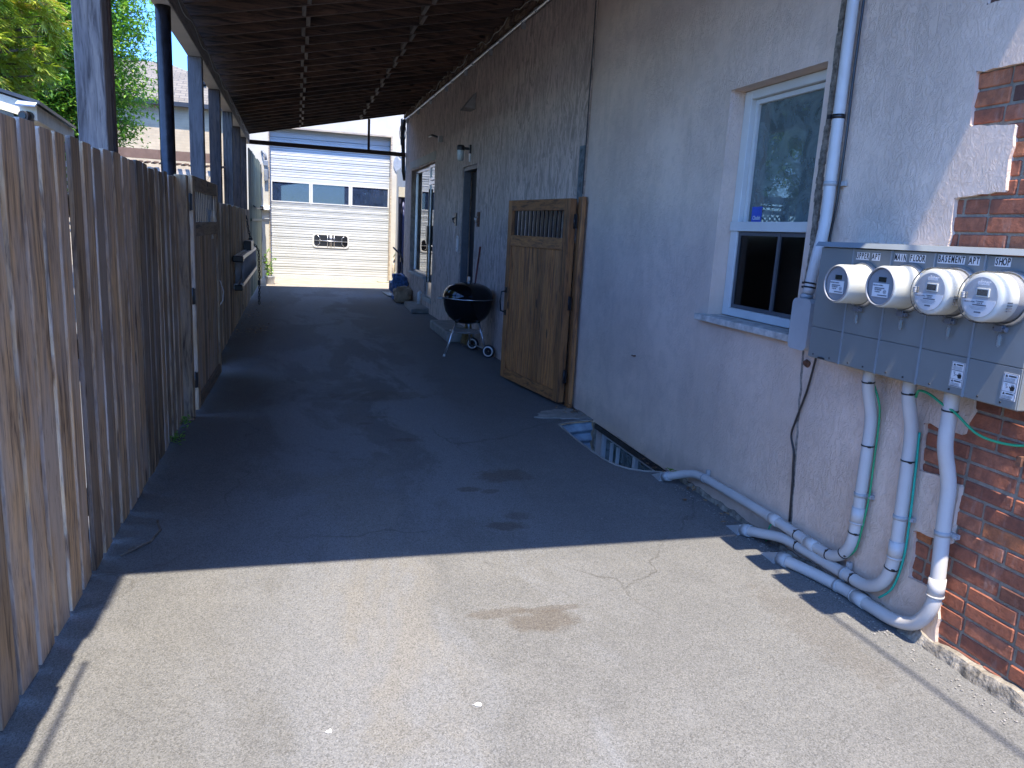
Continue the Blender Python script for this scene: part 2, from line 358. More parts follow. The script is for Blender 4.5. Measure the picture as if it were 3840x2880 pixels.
GALV = plain('galvanised_steel', (.52, .53, .53), .38, .85, var=.15, vs=12)
ALU = plain('aluminium', (.62, .62, .64), .3, .9, var=.1)
CAB = plain('grey_cabinet_paint', (.175, .182, .172), .42, var=.07, vs=3)
CABD = plain('cabinet_divider', (.21, .235, .25), .35, var=.05)
MWHITE = plain('meter_white_plastic', (.52, .52, .46), .3, var=.05)
MGREY = plain('meter_grey_plastic', (.22, .225, .235), .4, var=.05)
MFACE = plain('meter_face_plastic', (.33, .335, .33), .45, var=.04)
LCD = plain('dark_display', (.02, .025, .022), .2, var=.1)
LABELW = plain('white_label', (.62, .61, .59), .5, var=.03)
INK = plain('black_ink', (.012, .012, .012), .6, var=.0)
INKG = plain('grey_ink', (.12, .12, .13), .6, var=.0)
CLEAR = m_glass('clear_cover', (1, 1, 1), 1.1, .05, .1, (.7, .7, .68))  # pale veil paints brightness into the cover's edges
VINYL = plain('white_vinyl', (.60, .59, .55), .4, var=.05, vs=5)
GLASS = m_glass('window_glass', (.42, .50, .48), 1.75, .01, .5, (.36, .44, .42))  # greenish veil paints in the light of the room behind
GLASSD = m_glass('screened_glass', (.12, .12, .13), 1.3, .12)
GLASSG = m_glass('garage_glass', (.10, .13, .2), 1.75, .015, .3, (.10, .17, .33))  # blue veil paints in the reflected sky
GLASSS = m_glass('storefront_glass', (.3, .42, .45), 1.7)
ROOM = plain('dim_room', (.32, .36, .36), .9, var=.1, vs=1)
ROOMD = plain('unlit_room', (.05, .05, .055), .9, var=.1, vs=1)
GDOOR = plain('white_ribbed_steel', (.47, .485, .475), .4, var=.05, vs=1.6)
GWALL = plain('cream_stucco', (.50, .475, .41), .9, var=.07, vs=2, bump=.3, bs=50)
GREENM = NT('green_ribbed_metal'); GREENM.col(GREENM.mix(1, GREENM.ramp(GREENM.noise(8, 4, .6, st=(1, 3, .2)), [(.35, (.14, .16, .10)), (.55, (.23, .25, .16)), (.75, (.33, .30, .19))]), GREENM.ramp(GREENM.attr(), [(0, .55), (1, 1.2)]), 'MULTIPLY')); GREENM.set(Roughness=.6); GREENM = GREENM.m
GRN = plain('green_insulation', (.015, .30, .13), .4, var=.1)
TEAL = plain('teal_insulation', (.0, .34, .25), .4, var=.1)
RUST = plain('rusty_steel', (.16, .07, .04), .8, var=.4, vs=30, bump=.3)
PAPER = plain('kraft_paper', (.36, .24, .15), .85, var=.2, vs=9, bump=.5, bs=14)
BLUEP = plain('blue_plastic', (.06, .13, .28), .3, var=.5, vs=16, bump=.8, bs=18)
WHITE = plain('white_paint', (.75, .75, .73), .5, var=.06)
SHINGLE = m_shingle()
NBRICK = m_flatbrick('beige_brick', (.46, .37, .25), (.49, .40, .27), (.43, .355, .25))
SIDING = m_flatbrick('pale_siding', (.5, .49, .47), (.52, .51, .49), (.35, .34, .33), bw=30, rh=.13)
BROWN = plain('brown_fascia', (.16, .10, .075), .7, var=.15)
LIGHTW = wood('pale_lattice', (.62, .55, .47), (.5, .44, .38), (.3, .26, .23), (.5, .47, .44), .5, axis='x')
ORANGEW = plain('orange_wood', (.6, .33, .1), .7, var=.15, vs=10)
CEDAR = m_leaf('cedar_foliage', [(0, (.07, .12, .018)), (.35, (.22, .30, .035)), (.8, (.40, .46, .06)), (.95, (.5, .5, .09)), (1, (.42, .30, .1))], .3)
LEAF = m_leaf('broad_leaf', [(0, (.06, .15, .025)), (.5, (.13, .28, .045)), (.9, (.24, .40, .06)), (1, (.36, .42, .08))], .35)
LEAFD = m_leaf('dry_leaf', [(0, (.06, .03, .015)), (.5, (.16, .08, .035)), (1, (.32, .2, .09))], .1)
BARK = plain('bark', (.16, .13, .10), .95, var=.4, vs=20, bump=.8, bs=30)
STRAW = plain('broom_straw', (.34, .22, .09), .9, var=.3, vs=40, bump=.4)
REDH = plain('red_handle', (.16, .025, .02), .5, var=.2)

# ------------------------------------------------------------------ ground
def W2x(y): return 2.45 - .0148148 * (y - 6.5)           # rear building wall plane
def Fx(y): return -.87 - .00907 * max(0, y - 8)          # fence face line
hole = [(2.47, 4.42), (2.40, 4.44), (2.30, 4.47), (2.21, 4.53), (2.15, 4.62), (2.115, 4.75), (2.10, 4.95), (2.095, 5.3), (2.1, 5.55), (2.105, 5.74), (2.2, 5.80), (2.32, 5.84), (2.47, 5.87)]
g = MB(); plate(g, [[(-40, -30), (2.475, -30), (2.475, 4.42)] + hole[1:] + [(2.475, 5.87), (2.475, 60), (-40, 60)]], 0, Matrix.Identity(4))
g.add([(2.475, -30, 0), (40, -30, 0), (40, 60, 0), (2.475, 60, 0)], [(0, 1, 2, 3)])
for a, b in (((-1500, -1500), (1500, -30)), ((-1500, 60), (1500, 1500)), ((-1500, -30), (-40, 60)), ((40, -30), (1500, 60))):
    g.add([(a[0], a[1], 0), (b[0], a[1], 0), (b[0], b[1], 0), (a[0], b[1], 0)], [(0, 1, 2, 3)])
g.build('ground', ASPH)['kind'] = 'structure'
ap = MB(); ap.add([(-1.0, 18.85, .004), (2.9, 18.95, .004), (2.9, 21.7, .02), (-1.0, 21.7, .02)], [(0, 1, 2, 3)])
ap.build('concrete_path', CONCB)['kind'] = 'structure'

# ------------------------------------------------------------------ near house: brick wall under painted stucco
H = thing('house', (2.47, 2.5, 0), 'near house wall of lilac beige stucco with exposed red brick toothing, holding the white window', 'house')
XB = 2.487
bk = MB(); cz = .0665; bh = .056; bl = .205
for r_ in range(0, 62):
    z0 = .006 + r_ * cz
    y = -1.6 + (.1075 if r_ % 2 else 0) + random.uniform(-.008, .008)
    while y < 2.55:
        L = bl if random.random() > .04 else bl * .5
        dx = random.uniform(-.0035, .0035)
        if y + L > -.9:
            bk.box((XB + .05 + dx, y + L / 2, z0 + bh / 2 + random.uniform(-.001, .001)), (.1, L, bh + random.uniform(-.003, .002)), Matrix.Rotation(random.uniform(-.008, .008), 3, 'Z'), min(1, max(0, random.gauss(.5, .27))))
        y += L + .0105
bk.build('exposed_brick', BRICK, H, bevel=.004)
mw = MB(); mw.span((XB + .006, -1.7, -.2), (XB + .09, 2.6, 4.15)); mw.build('mortar_bed', MORT, H)
# stucco sheet with toothed edge and holes
def tooth():
    o = []
    def seg(a, b, n=5, am=.006): o.extend(jag(a, b, n, am, len(o)))
    P = [(2.42, 6.2), (2.42, 2.50), (2.10, 2.47), (1.6, 2.47), (1.6, 2.262), (2.42, 2.262), (2.408, 2.063), (2.215, 2.048), (2.205, 1.815), (2.418, 1.793), (2.41, 1.3), (2.175, 1.28),
         (2.178, .99), (2.2, .893), (2.39, .898), (2.372, .700), (2.172, .702), (2.166, .455), (2.35, .44), (2.33, .24), (2.172, .245), (2.152, .03), (2.25, -.02)]
    for a, b in zip(P[:-1], P[1:]):
        L = math.dist(a, b); seg(a, b, max(2, int(L / .035)), .0055)
    o.append((2.26, -.02)); return o
outline = tooth() + [(4.40, -.02)] + jag((4.40, .0), (5.88, .0), 30, .006, 5) + [(5.88, -.02), (6.47, -.02), (6.47, 6.2)]
winhole = [(3.30, 1.125), (3.30, 2.47), (4.16, 2.47), (4.16, 1.125)]
st = MB(); plate(st, [outline, winhole], .024, wallM(2.482)); st.build('stucco_wall', STUC, H, bevel=.007)
# structural wall behind, with window reveal (butted pieces)
bw = MB()
def wallgrid(mb, x0, x1, ys, zs, holes):
    for i in range(len(ys) - 1):
        for j in range(len(zs) - 1):
            cy, cz_ = (ys[i] + ys[i+1]) / 2, (zs[j] + zs[j+1]) / 2
            if any(a < cy < b and c < cz_ < d for a, b, c, d in holes): continue
            mb.span((x0, ys[i], zs[j]), (x1, ys[i+1], zs[j+1]), .5)
wallgrid(bw, 2.4945, 2.80, [2.6, 3.3, 4.16, 4.52, 5.83, 6.47], [-1.2, -.6, -.07, 1.125, 2.47, 6.2], [(3.3, 4.16, 1.125, 2.47), (4.52, 5.83, -.6, -.07)])
bw.span((2.60, -1.7, -1.2), (2.8, 2.6, 6.2)); bw.span((2.47, -1.7, 4.16), (2.59, 2.4, 6.2))
bw.build('wall_core', STUC, H)
ex = MB(); ex.span((2.8, -1.72, 6.2), (9, 6.4, 6.35)); ex.span((2.8, -1.7, 0), (9, -1.6, 6.2)); ex.span((8.9, -1.6, 0), (9, 6.4, 6.2)); ex.build('roof_slab', CONC, H)
# window
wi = MB(); X0 = 2.565
def frame(mb, y0, y1, z0, z1, x, w, d, ww=None):
    ww = ww or w
    mb.span((x, y0, z0), (x + d, y0 + w, z1)); mb.span((x, y1 - w, z0), (x + d, y1, z1))
    mb.span((x, y0 + w, z0), (x + d, y1 - w, z0 + ww)); mb.span((x, y0 + w, z1 - ww), (x + d, y1 - w, z1))
frame(wi, 3.303, 4.157, 1.14, 2.467, X0, .075, .08, .05)
WN = wi.build('window', VINYL, H, bevel=.003)
sh_ = MB(); frame(sh_, 3.38, 4.08, 1.655, 2.415, X0 + .03, .028, .04); sh_.span((X0 - .012, 3.31, 1.655), (X0 + .0, 4.15, 1.71)); sh_.build('upper_sash', VINYL, WN, bevel=.002)
s2 = MB(); frame(s2, 3.38, 4.08, 1.192, 1.652, X0 + .012, .022, .02); s2.span((X0 + .006, 3.655, 1.21), (X0 + .02, 3.675, 1.64)); s2.build('screen_frame', plain('screen_frame_grey', (.09, .09, .095), .5), WN)
g1 = MB(); g1.span((X0 + .05, 3.408, 1.683), (X0 + .054, 4.052, 2.387)); g1.build('pane', GLASS, WN)
g2 = MB(); g2.span((X0 + .018, 3.402, 1.214), (X0 + .022, 4.058, 1.63)); g2.build('screen', GLASSD, WN)
rb = MB(); rb.tube([(2.72, 3.32, 2.3), (2.72, 4.0, 2.3)], .035, 16); rb.span((2.735, 3.45, 1.3), (2.738, 3.8, 2.3)); rb.build('roller_blind', plain('blind_fabric', (.5, .55, .53), .8), WN)
rm = MB(); rm.add([(2.8, 3.0, .9), (2.8, 4.6, .9), (4.4, 4.6, .9), (4.4, 3.0, .9), (2.8, 3.0, 2.7), (2.8, 4.6, 2.7), (4.4, 4.6, 2.7), (4.4, 3.0, 2.7)], [(0,1,2,3), (4,5,6,7), (2,3,7,6), (1,2,6,5), (0,3,7,4)], .5)
rm.build('room_interior', ROOM, H)
sl = MB(); sl.span((2.405, 3.20, 1.098), (2.565, 4.215, 1.137)); sl.build('window_sill', plain('stone_sill', (.5, .47, .42), .8, var=.3, vs=15, bump=.5, bs=50), WN, bevel=.004)
# sticker on the pane
sk = MB(); sk.span((X0 + .0475, 3.92, 1.70), (X0 + .049, 4.02, 1.80), 0); SK = sk.build('sticker', plain('blue_sticker', (.02, .07, .40), .4), WN)
tx = MB(); text_on(tx, 'Chubb', .032, (X0 + .0465, 3.968, 1.735), .9, .0006); tx.build('sticker_lettering', LABELW, SK)
# basement window
bf = MB(); frame(bf, 4.53, 5.82, -.59, -.08, 2.54, .045, .05, .04); bf.span((2.54, 5.13, -.55), (2.585, 5.18, -.12)); BWn = bf.build('basement_window', VINYL, H, bevel=.003)
bg_ = MB(); bg_.span((2.57, 4.575, -.55), (2.574, 5.13, -.12)); bg_.span((2.57, 5.18, -.55), (2.574, 5.775, -.12)); bg_.build('pane', GLASS, BWn)
bc = MB()
for i in range(2):
    bc = MB(); bc.span((2.535, 5.46 + i * .13, -.54), (2.56, 5.482 + i * .13, -.13)); bc.build('window_bar', VINYL, BWn)
rm = MB(); rm.add([(2.8, 4.4, -1), (2.8, 5.6, -1), (3.8, 5.6, -1), (3.8, 4.4, -1), (2.8, 4.4, -.02), (2.8, 5.6, -.02), (3.8, 5.6, -.02), (3.8, 4.4, -.02)], [(0,1,2,3), (4,5,6,7), (2,3,7,6), (1,2,6,5), (0,3,7,4)], .5); rm.build('basement_interior', ROOMD, H)
# broken joint strip left of the riser, crack below, parge crust at foot
jt = MB(); rr = random.Random(3)
for z in [x * .03 for x in range(44, 200)]:
    w = .03 + .02 * mnoise.noise(Vector((z * 3, 0, 0))); yj = 3.232 + .012 * mnoise.noise(Vector((z * 2.3, 5, 0)))
    jt.box((2.4665, yj, z + .015), (.012 + rr.uniform(0, .006), w + rr.uniform(0, .012), .031), Matrix.Rotation(rr.uniform(-.1, .1), 3, 'X'))
jt.build('crumbled_joint', plain('crumbly_joint', (.22, .18, .14), .95, var=.5, vs=40, bump=1), H)
def ragged(mb, pts, w, x, th=.003):
    for (y0, z0), (y1, z1) in zip(pts[:-1], pts[1:]):
        mb.beam((x, y0, z0), (x, y1, z1), th, w * random.uniform(.5, 1.4), up=(1, 0, 0))
cr = MB(); pts = [(3.20 - .085 * i / 17 + .008 * mnoise.noise(Vector((i * .9, 1, 2))), 1.08 - i * .055) for i in range(18)]
for (y0, z0), (y1, z1) in zip(pts[:-1], pts[1:]): cr.prism([(2.4685, y0 - .007, z0), (2.4685, y0 + .009, z0), (2.4685, y1 + .009, z1), (2.4685, y1 - .007, z1)], (.01, 0, 0))
cr.build('wall_crack', plain('crack_filler', (.27, .235, .2), .9, var=.4, vs=50), H)
pg = MB(); NY = 460; vs = []
for i in range(NY + 1):
    y = -1.0 + i * 5.3 / NY; n = lambda k, f=9: mnoise.noise(Vector((y * f, k * 7.3, .4)))
    big_ = .5 + .5 * mnoise.noise(Vector((y * 1.7, 2.2, 0))); w = (.022 if y < 2.6 else .012) * (.5 + big_) + .008 * n(1, 30); h = (.055 if y < 2.6 else .03) * (.4 + big_) + .014 * n(2, 24)
    vs += [(2.49, y, max(.01, h)), (2.466 - .3 * max(w, .004) , y, max(.008, h * .95)), (2.468 - .75 * max(w, .004) + .004 * n(3, 50), y, max(.006, h * .6 + .008 * n(4, 45))), (2.466 - max(w, .006) + .006 * n(5, 60), y, .0), (2.49, y, -.005)]
pg.add(vs, [(a*5+k, a*5+k+1, (a+1)*5+k+1, (a+1)*5+k) for a in range(NY) for k in range(4)], .5, False)
pg.build('parge_crust', CRUST, H)

# window well
ww = thing('window_well', (2.3, 5.1, 0), 'corrugated galvanised window well sunk in the asphalt below the house wall', 'window well')
lp = [(x, y) for x, y in hole]; lin = MB(); NZ = 80; n = 0
dense = []
for a, b in zip(lp[:-1], lp[1:]):
    k = max(1, int(math.dist(a, b) / .05))
    for i in range(k): dense.append((a[0] + (b[0]-a[0])*i/k, a[1] + (b[1]-a[1])*i/k))
dense.append(lp[-1]); c0 = Vector((2.45, 5.15))
vs = []
for iz in range(NZ + 1):
    z = -.012 - iz * .9 / NZ; d = .02 * math.sin(iz * 2 * PI * .9 / NZ / .09)
    for x, y in dense:
        q = Vector((x, y)); dr = (q - c0).normalized(); q = q + dr * (d + .009); vs.append((min(q.x, 2.52), q.y, z))
nd = len(dense)
lin.add(vs, [(i*nd+k, i*nd+k+1, (i+1)*nd+k+1, (i+1)*nd+k) for i in range(NZ) for k in range(nd-1)], .5, True); lin.build('liner', plain('galvanised_liner', (.27, .33, .37), .75, 0, var=.25, vs=9), ww)
rim = MB(); rim.tube([(x, y, .004) for x, y in dense], .007, 8); rim.build('rim', CONC, ww)
fl = MB(); fl.span((2.0, 4.3, -.96), (2.55, 6.0, -.9)); fl.build('gravel_floor', CRUST, ww)
lt = MB(); lt.span((2.472, 4.5, -.06), (2.4935, 5.83, -.021)); lt.build('gap_shade_strip', plain('gap_shade', (.035, .028, .022), .9, var=.4, vs=20), ww)  # dark strip painted as the shaded gap under the wall edge
for a, b in ((5.83, 5.99), (4.3, 4.5)): sd_ = MB(); sd_.span((2.478, a, -.95), (2.494, b, -.02)); sd_.build('foundation_edge', CRUST, ww)
pt = MB(); plate(pt, [jag((1.98, 5.98), (2.47, 5.9), 8, .02, 1) + jag((2.47, 5.9), (2.47, 6.28), 4, .005, 2) + jag((2.4, 6.28), (2.12, 6.22), 6, .02, 3) + jag((2.1, 6.2), (1.98, 6.0), 5, .02, 4)], .012, Matrix.Translation((0, 0, .004)))
o = pt.build('concrete_patch', CONC); o['kind'] = 'structure'

# ------------------------------------------------------------------ rear building
B = thing('building', (2.37, 12, 0), 'rear building with streaky weathered grey stucco, glass shopfront and a dark open doorway', 'building')
def P2(y, dx=0., z=0.): return (W2x(y) + dx, y, z)
def slab2(mb, y0, y1, z0, z1, d0=0., d1=.3, rnd=.5):   # block following the tapered wall; d measured inwards (+x)
    a, b = W2x(y0), W2x(y1)
    mb.prism([(a + d0, y0, z0), (a + d1, y0, z0), (b + d1, y1, z0), (b + d0, y1, z0)], (0, 0, z1 - z0), rnd)
rw = MB(); ys = [6.474, 10.52, 11.44, 13.72, 14.52, 16.4, 17.3]; zs = [-.3, .2, .26, .62, 2.5, 2.75, 4.0]
holes2 = [(10.52, 11.44, .2, 2.5), (13.72, 14.52, .26, 2.75), (14.52, 16.4, .62, 2.75)]
for i in range(len(ys) - 1):
    for j in range(len(zs) - 1):
        cy, c_ = (ys[i] + ys[i+1]) / 2, (zs[j] + zs[j+1]) / 2
        if any(a < cy < b and c < c_ < d for a, b, c, d in holes2): continue
        slab2(rw, ys[i], ys[i+1], zs[j], zs[j+1])
rw.build('wall', STUC2, B)
rs = MB(); slab2(rs, 17.0, 17.3, -.2, 4.0, .3, 6); slab2(rs, 6.48, 17.3, 4.0, 4.02, .02, 6.3); slab2(rs, 6.48, 17.3, 4.02, 5.6, .12, 6.3); rs.build('upper_wall', STUC2, B)
tb = MB(); slab2(tb, 13.64, 16.55, 2.78, 2.93, -.018, .05); tb.build('shopfront_lintel', TRIM, B, bevel=.004)
# ragged brick course at wall head
bc2 = MB(); y = 5.0
while y < 17.25:
    L = random.uniform(.09, .2)
    for k in range(3):
        x = W2x(y) if y > 6.5 else 2.472
        bc2.box((x + .03 - random.uniform(0, .035) - .01, y + L / 2, 3.955 + k * .07), (.1, L - .012, .058), None, random.random())
    y += L
bc2.build('rough_brick_course', m_brick('old_brick', [(0, (.12, .08, .06)), (.5, (.24, .16, .11)), (1, (.4, .3, .2))]), B)
# shopfront
SF = MB(); X = lambda y, d: W2x(y) + d
def fr2(mb, y0, y1, z0, z1, d, w, dp):
    slab2(mb, y0, y0 + w, z0, z1, d, d + dp); slab2(mb, y1 - w, y1, z0, z1, d, d + dp); slab2(mb, y0 + w, y1 - w, z0, z0 + w, d, d + dp); slab2(mb, y0 + w, y1 - w, z1 - w, z1, d, d + dp)
fr2(SF, 14.55, 16.38, .645, 2.74, .09, .05, .06); sf = SF.build('shopfront_window', ALU, B)
q = MB(); slab2(q, 14.60, 16.33, .69, 2.69, .115, .12); q.build('pane', GLASSS, sf)
q = MB(); slab2(q, 14.5, 16.42, .60, .645, -.03, .15); q.build('sill', TRIM, sf, bevel=.004)
q = MB(); fr2(q, 13.75, 14.52, .28, 2.44, .05, .06, .05); slab2(q, 13.81, 14.46, .34, .56, .055, .095); SD = q.build('glass_door', ALU, B)
q = MB(); slab2(q, 13.81, 14.46, .56, 2.38, .07, .075); q.build('pane', GLASSS, SD)
q = MB(); slab2(q, 14.36, 14.5, 1.28, 1.62, .005, .045); slab2(q, 14.42, 14.46, .55, 2.3, .03, .05); q.build('handle', BLACK, SD)
q = MB(); fr2(q, 13.75, 14.52, 2.46, 2.74, .05, .045, .05); TR = q.build('transom', ALU, B); q = MB(); slab2(q, 13.80, 14.47, 2.5, 2.7, .07, .075); q.build('pane', GLASSS, TR)
q = MB(); slab2(q, 13.72, 14.54, .2, .275, -.02, .1); q.build('threshold', TRIM, B)
q = MB(); slab2(q, 13.0, 17.0, -.1, .0, .3, 4); slab2(q, 13.0, 17, 2.9, 3, .3, 4); slab2(q, 13.0, 17, 0, 2.9, 3.8, 4); q.build('shop_interior', ROOM, B)
q = MB(); slab2(q, 10.2, 11.8, .1, .2, .3, 1.6); slab2(q, 10.2, 11.8, 2.5, 2.6, .3, 1.6); slab2(q, 10.2, 11.8, .2, 2.5, 1.5, 1.6); slab2(q, 10.1, 10.2, .2, 2.5, .3, 1.6); slab2(q, 11.8, 11.9, .2, 2.5, .3, 1.6); q.build('hall_interior', ROOMD, B)
q = MB(); slab2(q, 11.385, 11.438, .2, 2.498, .02, .12); slab2(q, 10.522, 11.385, 2.44, 2.498, .02, .12); DF = q.build('door_frame', plain('dark_grey_frame', (.11, .105, .115), .5), B)
q = MB(); slab2(q, 10.55, 11.38, .2, 2.43, .14, .18); q.build('door_leaf', plain('near_black_door', (.016, .012, .014), .5), B)
# small blemishes: building joint, dark strip, hose plate
q = MB()
for i in range(40):
    z = 1.95 + i * .05; q.box((2.4505 - .004, 6.462 + .006 * mnoise.noise(Vector((z * 2, 0, 1))), z + .025), (.006, .012 + random.uniform(0, .006), .052))
q.build('expansion_joint', plain('dark_joint', (.06, .055, .055), .9), B)
q = MB(); slab2(q, 6.47, 6.60, 1.9, 2.37, -.006, .0); q.build('grey_patch', plain('slate_patch', (.12, .15, .16), .7, var=.4, vs=20), B)

# things fixed to the rear wall
def wl(name, y, z, label, cat, group=None): return thing(name, (W2x(y), y, z), label, cat, group)
t = wl('wall_lamp', 10.95, 2.7, 'black jelly jar lamp with ribbed glass above the dark doorway', 'lamp'); x = W2x(10.95)
q = MB(); q.box((x - .015, 10.95, 2.72), (.03, .07, .12)); q.beam((x - .02, 10.95, 2.725), (x - .15, 10.95, 2.728), .04, .035); q.lathe([(0, .05), (.04, .05), (.056, .035), (.056, -.02), (.05, -.025), (0, -.025)], (x - .15, 10.95, 2.72), n=20); q.build('bracket', BLACK, t, bevel=.003)
q = MB(); q.lathe([(.05, -.025), (.053, -.08), (.047, -.14), (.034, -.168), (0, -.17)], (x - .15, 10.95, 2.72), n=20); q.build('glass_jar', plain('frosted_glass', (.55, .58, .56), .2, var=.05), t)
q = MB(); q.box((x - .012, 10.95, 2.61), (.02, .03, .12)); q.build('back_plate', ALU, t)
t = wl('lamp_timer_box', 13.1, 3.07, 'small pale junction box with sensor high on the streaky wall', 'junction box'); x = W2x(13.1)
q = MB(); q.box((x - .035, 13.1, 3.07), (.07, .09, .1)); q.build('box', plain('beige_box', (.4, .37, .33), .5), t, bevel=.004)
q = MB(); q.tube([(x - .09, 13.1, 3.1), (x - .17, 13.15, 3.13), (x - .2, 13.3, 3.12)], .018, 8); q.build('sensor', BLACK, t)
t = wl('vent_hood', 10.9, 3.3, 'triangular sheet metal vent hood high on the streaky wall', 'vent'); x = W2x(10.9)
q = MB(); q.add([(x, 10.75, 3.25), (x, 11.05, 3.25), (x, 11.05, 3.47), (x, 10.75, 3.47), (x - .17, 10.75, 3.25), (x - .17, 11.05, 3.25)], [(3, 4, 5, 2), (0, 4, 3), (1, 5, 2), (0, 1, 5, 4)]); q.build('hood', plain('vent_tin', (.3, .27, .25), .5, var=.2), t)
for y, lab, flip in ((11.75, 'dark wrought hook on a wooden plate left of the dark doorway', 1), (10.28, 'pale leaf shaped hook on a wooden plate right of the dark doorway', -1)):
    t = wl('wall_hook', y, 1.72, lab, 'hook', 'hooks beside the doorway'); x = W2x(y)
    q = MB(); q.box((x - .01, y, 1.73), (.02, .1, .2)); q.build('backplate', RUST if flip < 0 else BLACK, t)
    q = MB(); q.tube([(x - .02, y, 1.76), (x - .05, y + .02 * flip, 1.745), (x - .055, y - .015, 1.70), (x - .03, y, 1.67)], .009, 8); q.lathe([(0, .02), (.018, .008), (.014, -.02), (0, -.03)], (x - .055, y, 1.74), n=10); q.build('hook', BLACK if flip > 0 else GALV, t)
t = wl('door_plaque', 11.6, 1.36, 'white elongated house number plaque left of the dark doorway', 'plaque'); x = W2x(11.6)
q = MB(); plate(q, [[(11.53, 1.27), (11.56, 1.25), (11.6, 1.235), (11.64, 1.25), (11.67, 1.27), (11.67, 1.45), (11.64, 1.47), (11.6, 1.485), (11.56, 1.47), (11.53, 1.45)]], .012, wallM(x - .008)); q.build('plate', LABELW, t)
for z in (1.29, 1.45): q = MB(); q.tube([(x - .018, 11.6, z), (x - .012, 11.6, z)], .008, 8); q.build('screw', BLACK, t)
# conduit run along the wall head
t = thing('horizontal_conduit', (2.4, 10, 3.87), 'long galvanised conduit running level along the top of the stucco walls', 'conduit')
q = MB(); q.tube([(2.43, 3.0, 3.87), (2.42, 6.5, 3.87), (W2x(17.2) - .035, 17.2, 3.89)], .021, 12); q.build('pipe', GALV, t)
q = MB()
for i in range(9):
    y = 5.2 + i * 1.42; x = (W2x(y) if y > 6.5 else 2.455) - .03
    q = MB(); q.tube([(x, y, 3.872), (x, y + .07, 3.872)], .027, 12); q.build('coupling', GALV, t)
    q = MB(); q.box((x, y + .5, 3.84), (.05, .025, .09)); q.build('clip', GALV, t)
t = thing('hanging_wire', (2.35, 8, 4.1), 'thin pale cable looped along the brick course above the conduit', 'cable')
q = MB(); pts = []
for i in range(60):
    y = 4.5 + i * .215; x = (W2x(y) if y > 6.5 else 2.46) - .06; pts.append((x, y, 4.0 + .05 * math.sin(i * .7) + .03 * math.sin(i * 1.9)))
q.tube(pts, .006, 6); q.build('wire', plain('pale_cable', (.42, .37, .3), .6), t)
t = thing('cable_bundle', (2.25, 17.3, 0), 'dark bundle of cables coming down the far corner of the rear building', 'cable')
q = MB(); xx = W2x(17.3)
q.tube([(xx - .03, 17.2, 3.88), (xx - .06, 17.28, 3.84), (xx - .07, 17.34, 3.6), (xx - .055, 17.34, 3.2), (xx - .04, 17.34, 2.8), (xx - .0, 17.36, 2.6)], .045, 10)
for k in range(4):
    a = k * 1.5; q.tube([(xx - .1 + .02 * math.cos(a + s * .5), 17.3 + .03 * math.sin(a), 3.9 - s * .07 + .02 * math.sin(s + a)) for s in range(9)], .011, 6)
q.tube([(xx - .08 + .07 * math.cos(s * .63), 17.3, 3.62 + .2 * math.sin(s * .63)) for s in range(11)], .008, 6)
q.build('cables', plain('brown_cable', (.07, .055, .05), .5), t)
# door steps and clutter at wall foot
t = MB(); t.span((2.0, 10.25, 0), (2.43, 11.75, .145)); tag(t.build('door_step', CONC, origin=(2.2, 11, 0), bevel=.02), 'thick concrete step below the dark doorway, behind the kettle grill', 'step')
t = MB(); t.prism([(1.99, 13.75, 0), (2.36, 13.9, 0), (2.36, 15.2, 0), (2.05, 15.2, 0)], (0, 0, .09)); tag(t.build('door_step', CONC, origin=(2.2, 14.4, 0), bevel=.012), 'low pale concrete slab below the glass shop door', 'step')
t = MB(); t.prism([(1.93, 17.0, .004), (2.3, 17.0, .004), (2.3, 18.0, .004), (1.9, 18.0, .004)], (0, 0, .03)); tag(t.build('paving_slab', CONCB, origin=(2.1, 17.5, 0), bevel=.006), 'thin pale paving slab on the asphalt behind the paper bag', 'slab')
t = MB(); t.tube([(W2x(14.75) - .05, 14.75, 0), (W2x(14.75) - .05, 14.75, .2), (W2x(14.75) - .05, 14.75, .3), (W2x(14.75) - .01, 14.75, .33)], .035, 12); tag(t.build('pipe_stub', WHITE, origin=(W2x(14.75), 14.75, 0)), 'short white cleanout pipe standing against the wall below the shopfront', 'pipe')

def crumple(me_mb, cen, sz, amp, seed, n=14, top=None):
    vs = []; rr = seed
    for i in range(n + 1):
        for j in range(2 * n):
            th = PI * i / n; ph = PI * j / n
            sgn = lambda v, p: math.copysign(abs(v) ** p, v)
            x = sgn(math.sin(th), .55) * sgn(math.cos(ph), .55); y = sgn(math.sin(th), .55) * sgn(math.sin(ph), .55); z = sgn(math.cos(th), .55)
            v = Vector((x * sz[0], y * sz[1], z * sz[2])); nn = mnoise.noise(v * (4.5 / max(sz)) * .35 + Vector((rr, 0, 0))) + .5 * mnoise.noise(v * (9 / max(sz)) * .4 + Vector((0, rr, 0)))
            v = v * (1 + amp * nn); vs.append(v + Vector(cen))
    fs = [(i*2*n+j, i*2*n+(j+1)%(2*n), (i+1)*2*n+(j+1)%(2*n), (i+1)*2*n+j) for i in range(n) for j in range(2*n)]
    me_mb.add(vs, fs, .5, False)
t = MB(); crumple(t, (2.1, 15.85, .165), (.19, .16, .165), .22, 3.3)
t.tube([(1.96 + .26 * (i / 8), 15.70 + .02 * math.sin(i * 2), .33 + .02 * math.sin(i * 3.1)) for i in range(9)], .012, 6)
tag(t.build('paper_bag', PAPER, origin=(2.1, 15.85, 0)), 'crumpled brown paper bag standing against the wall below the shopfront', 'bag')
t = MB(); crumple(t, (2.09, 16.35, .36), (.17, .15, .2), .35, 8.1); crumple(t, (2.09, 16.35, .1), (.15, .14, .1), .3, 2.1)
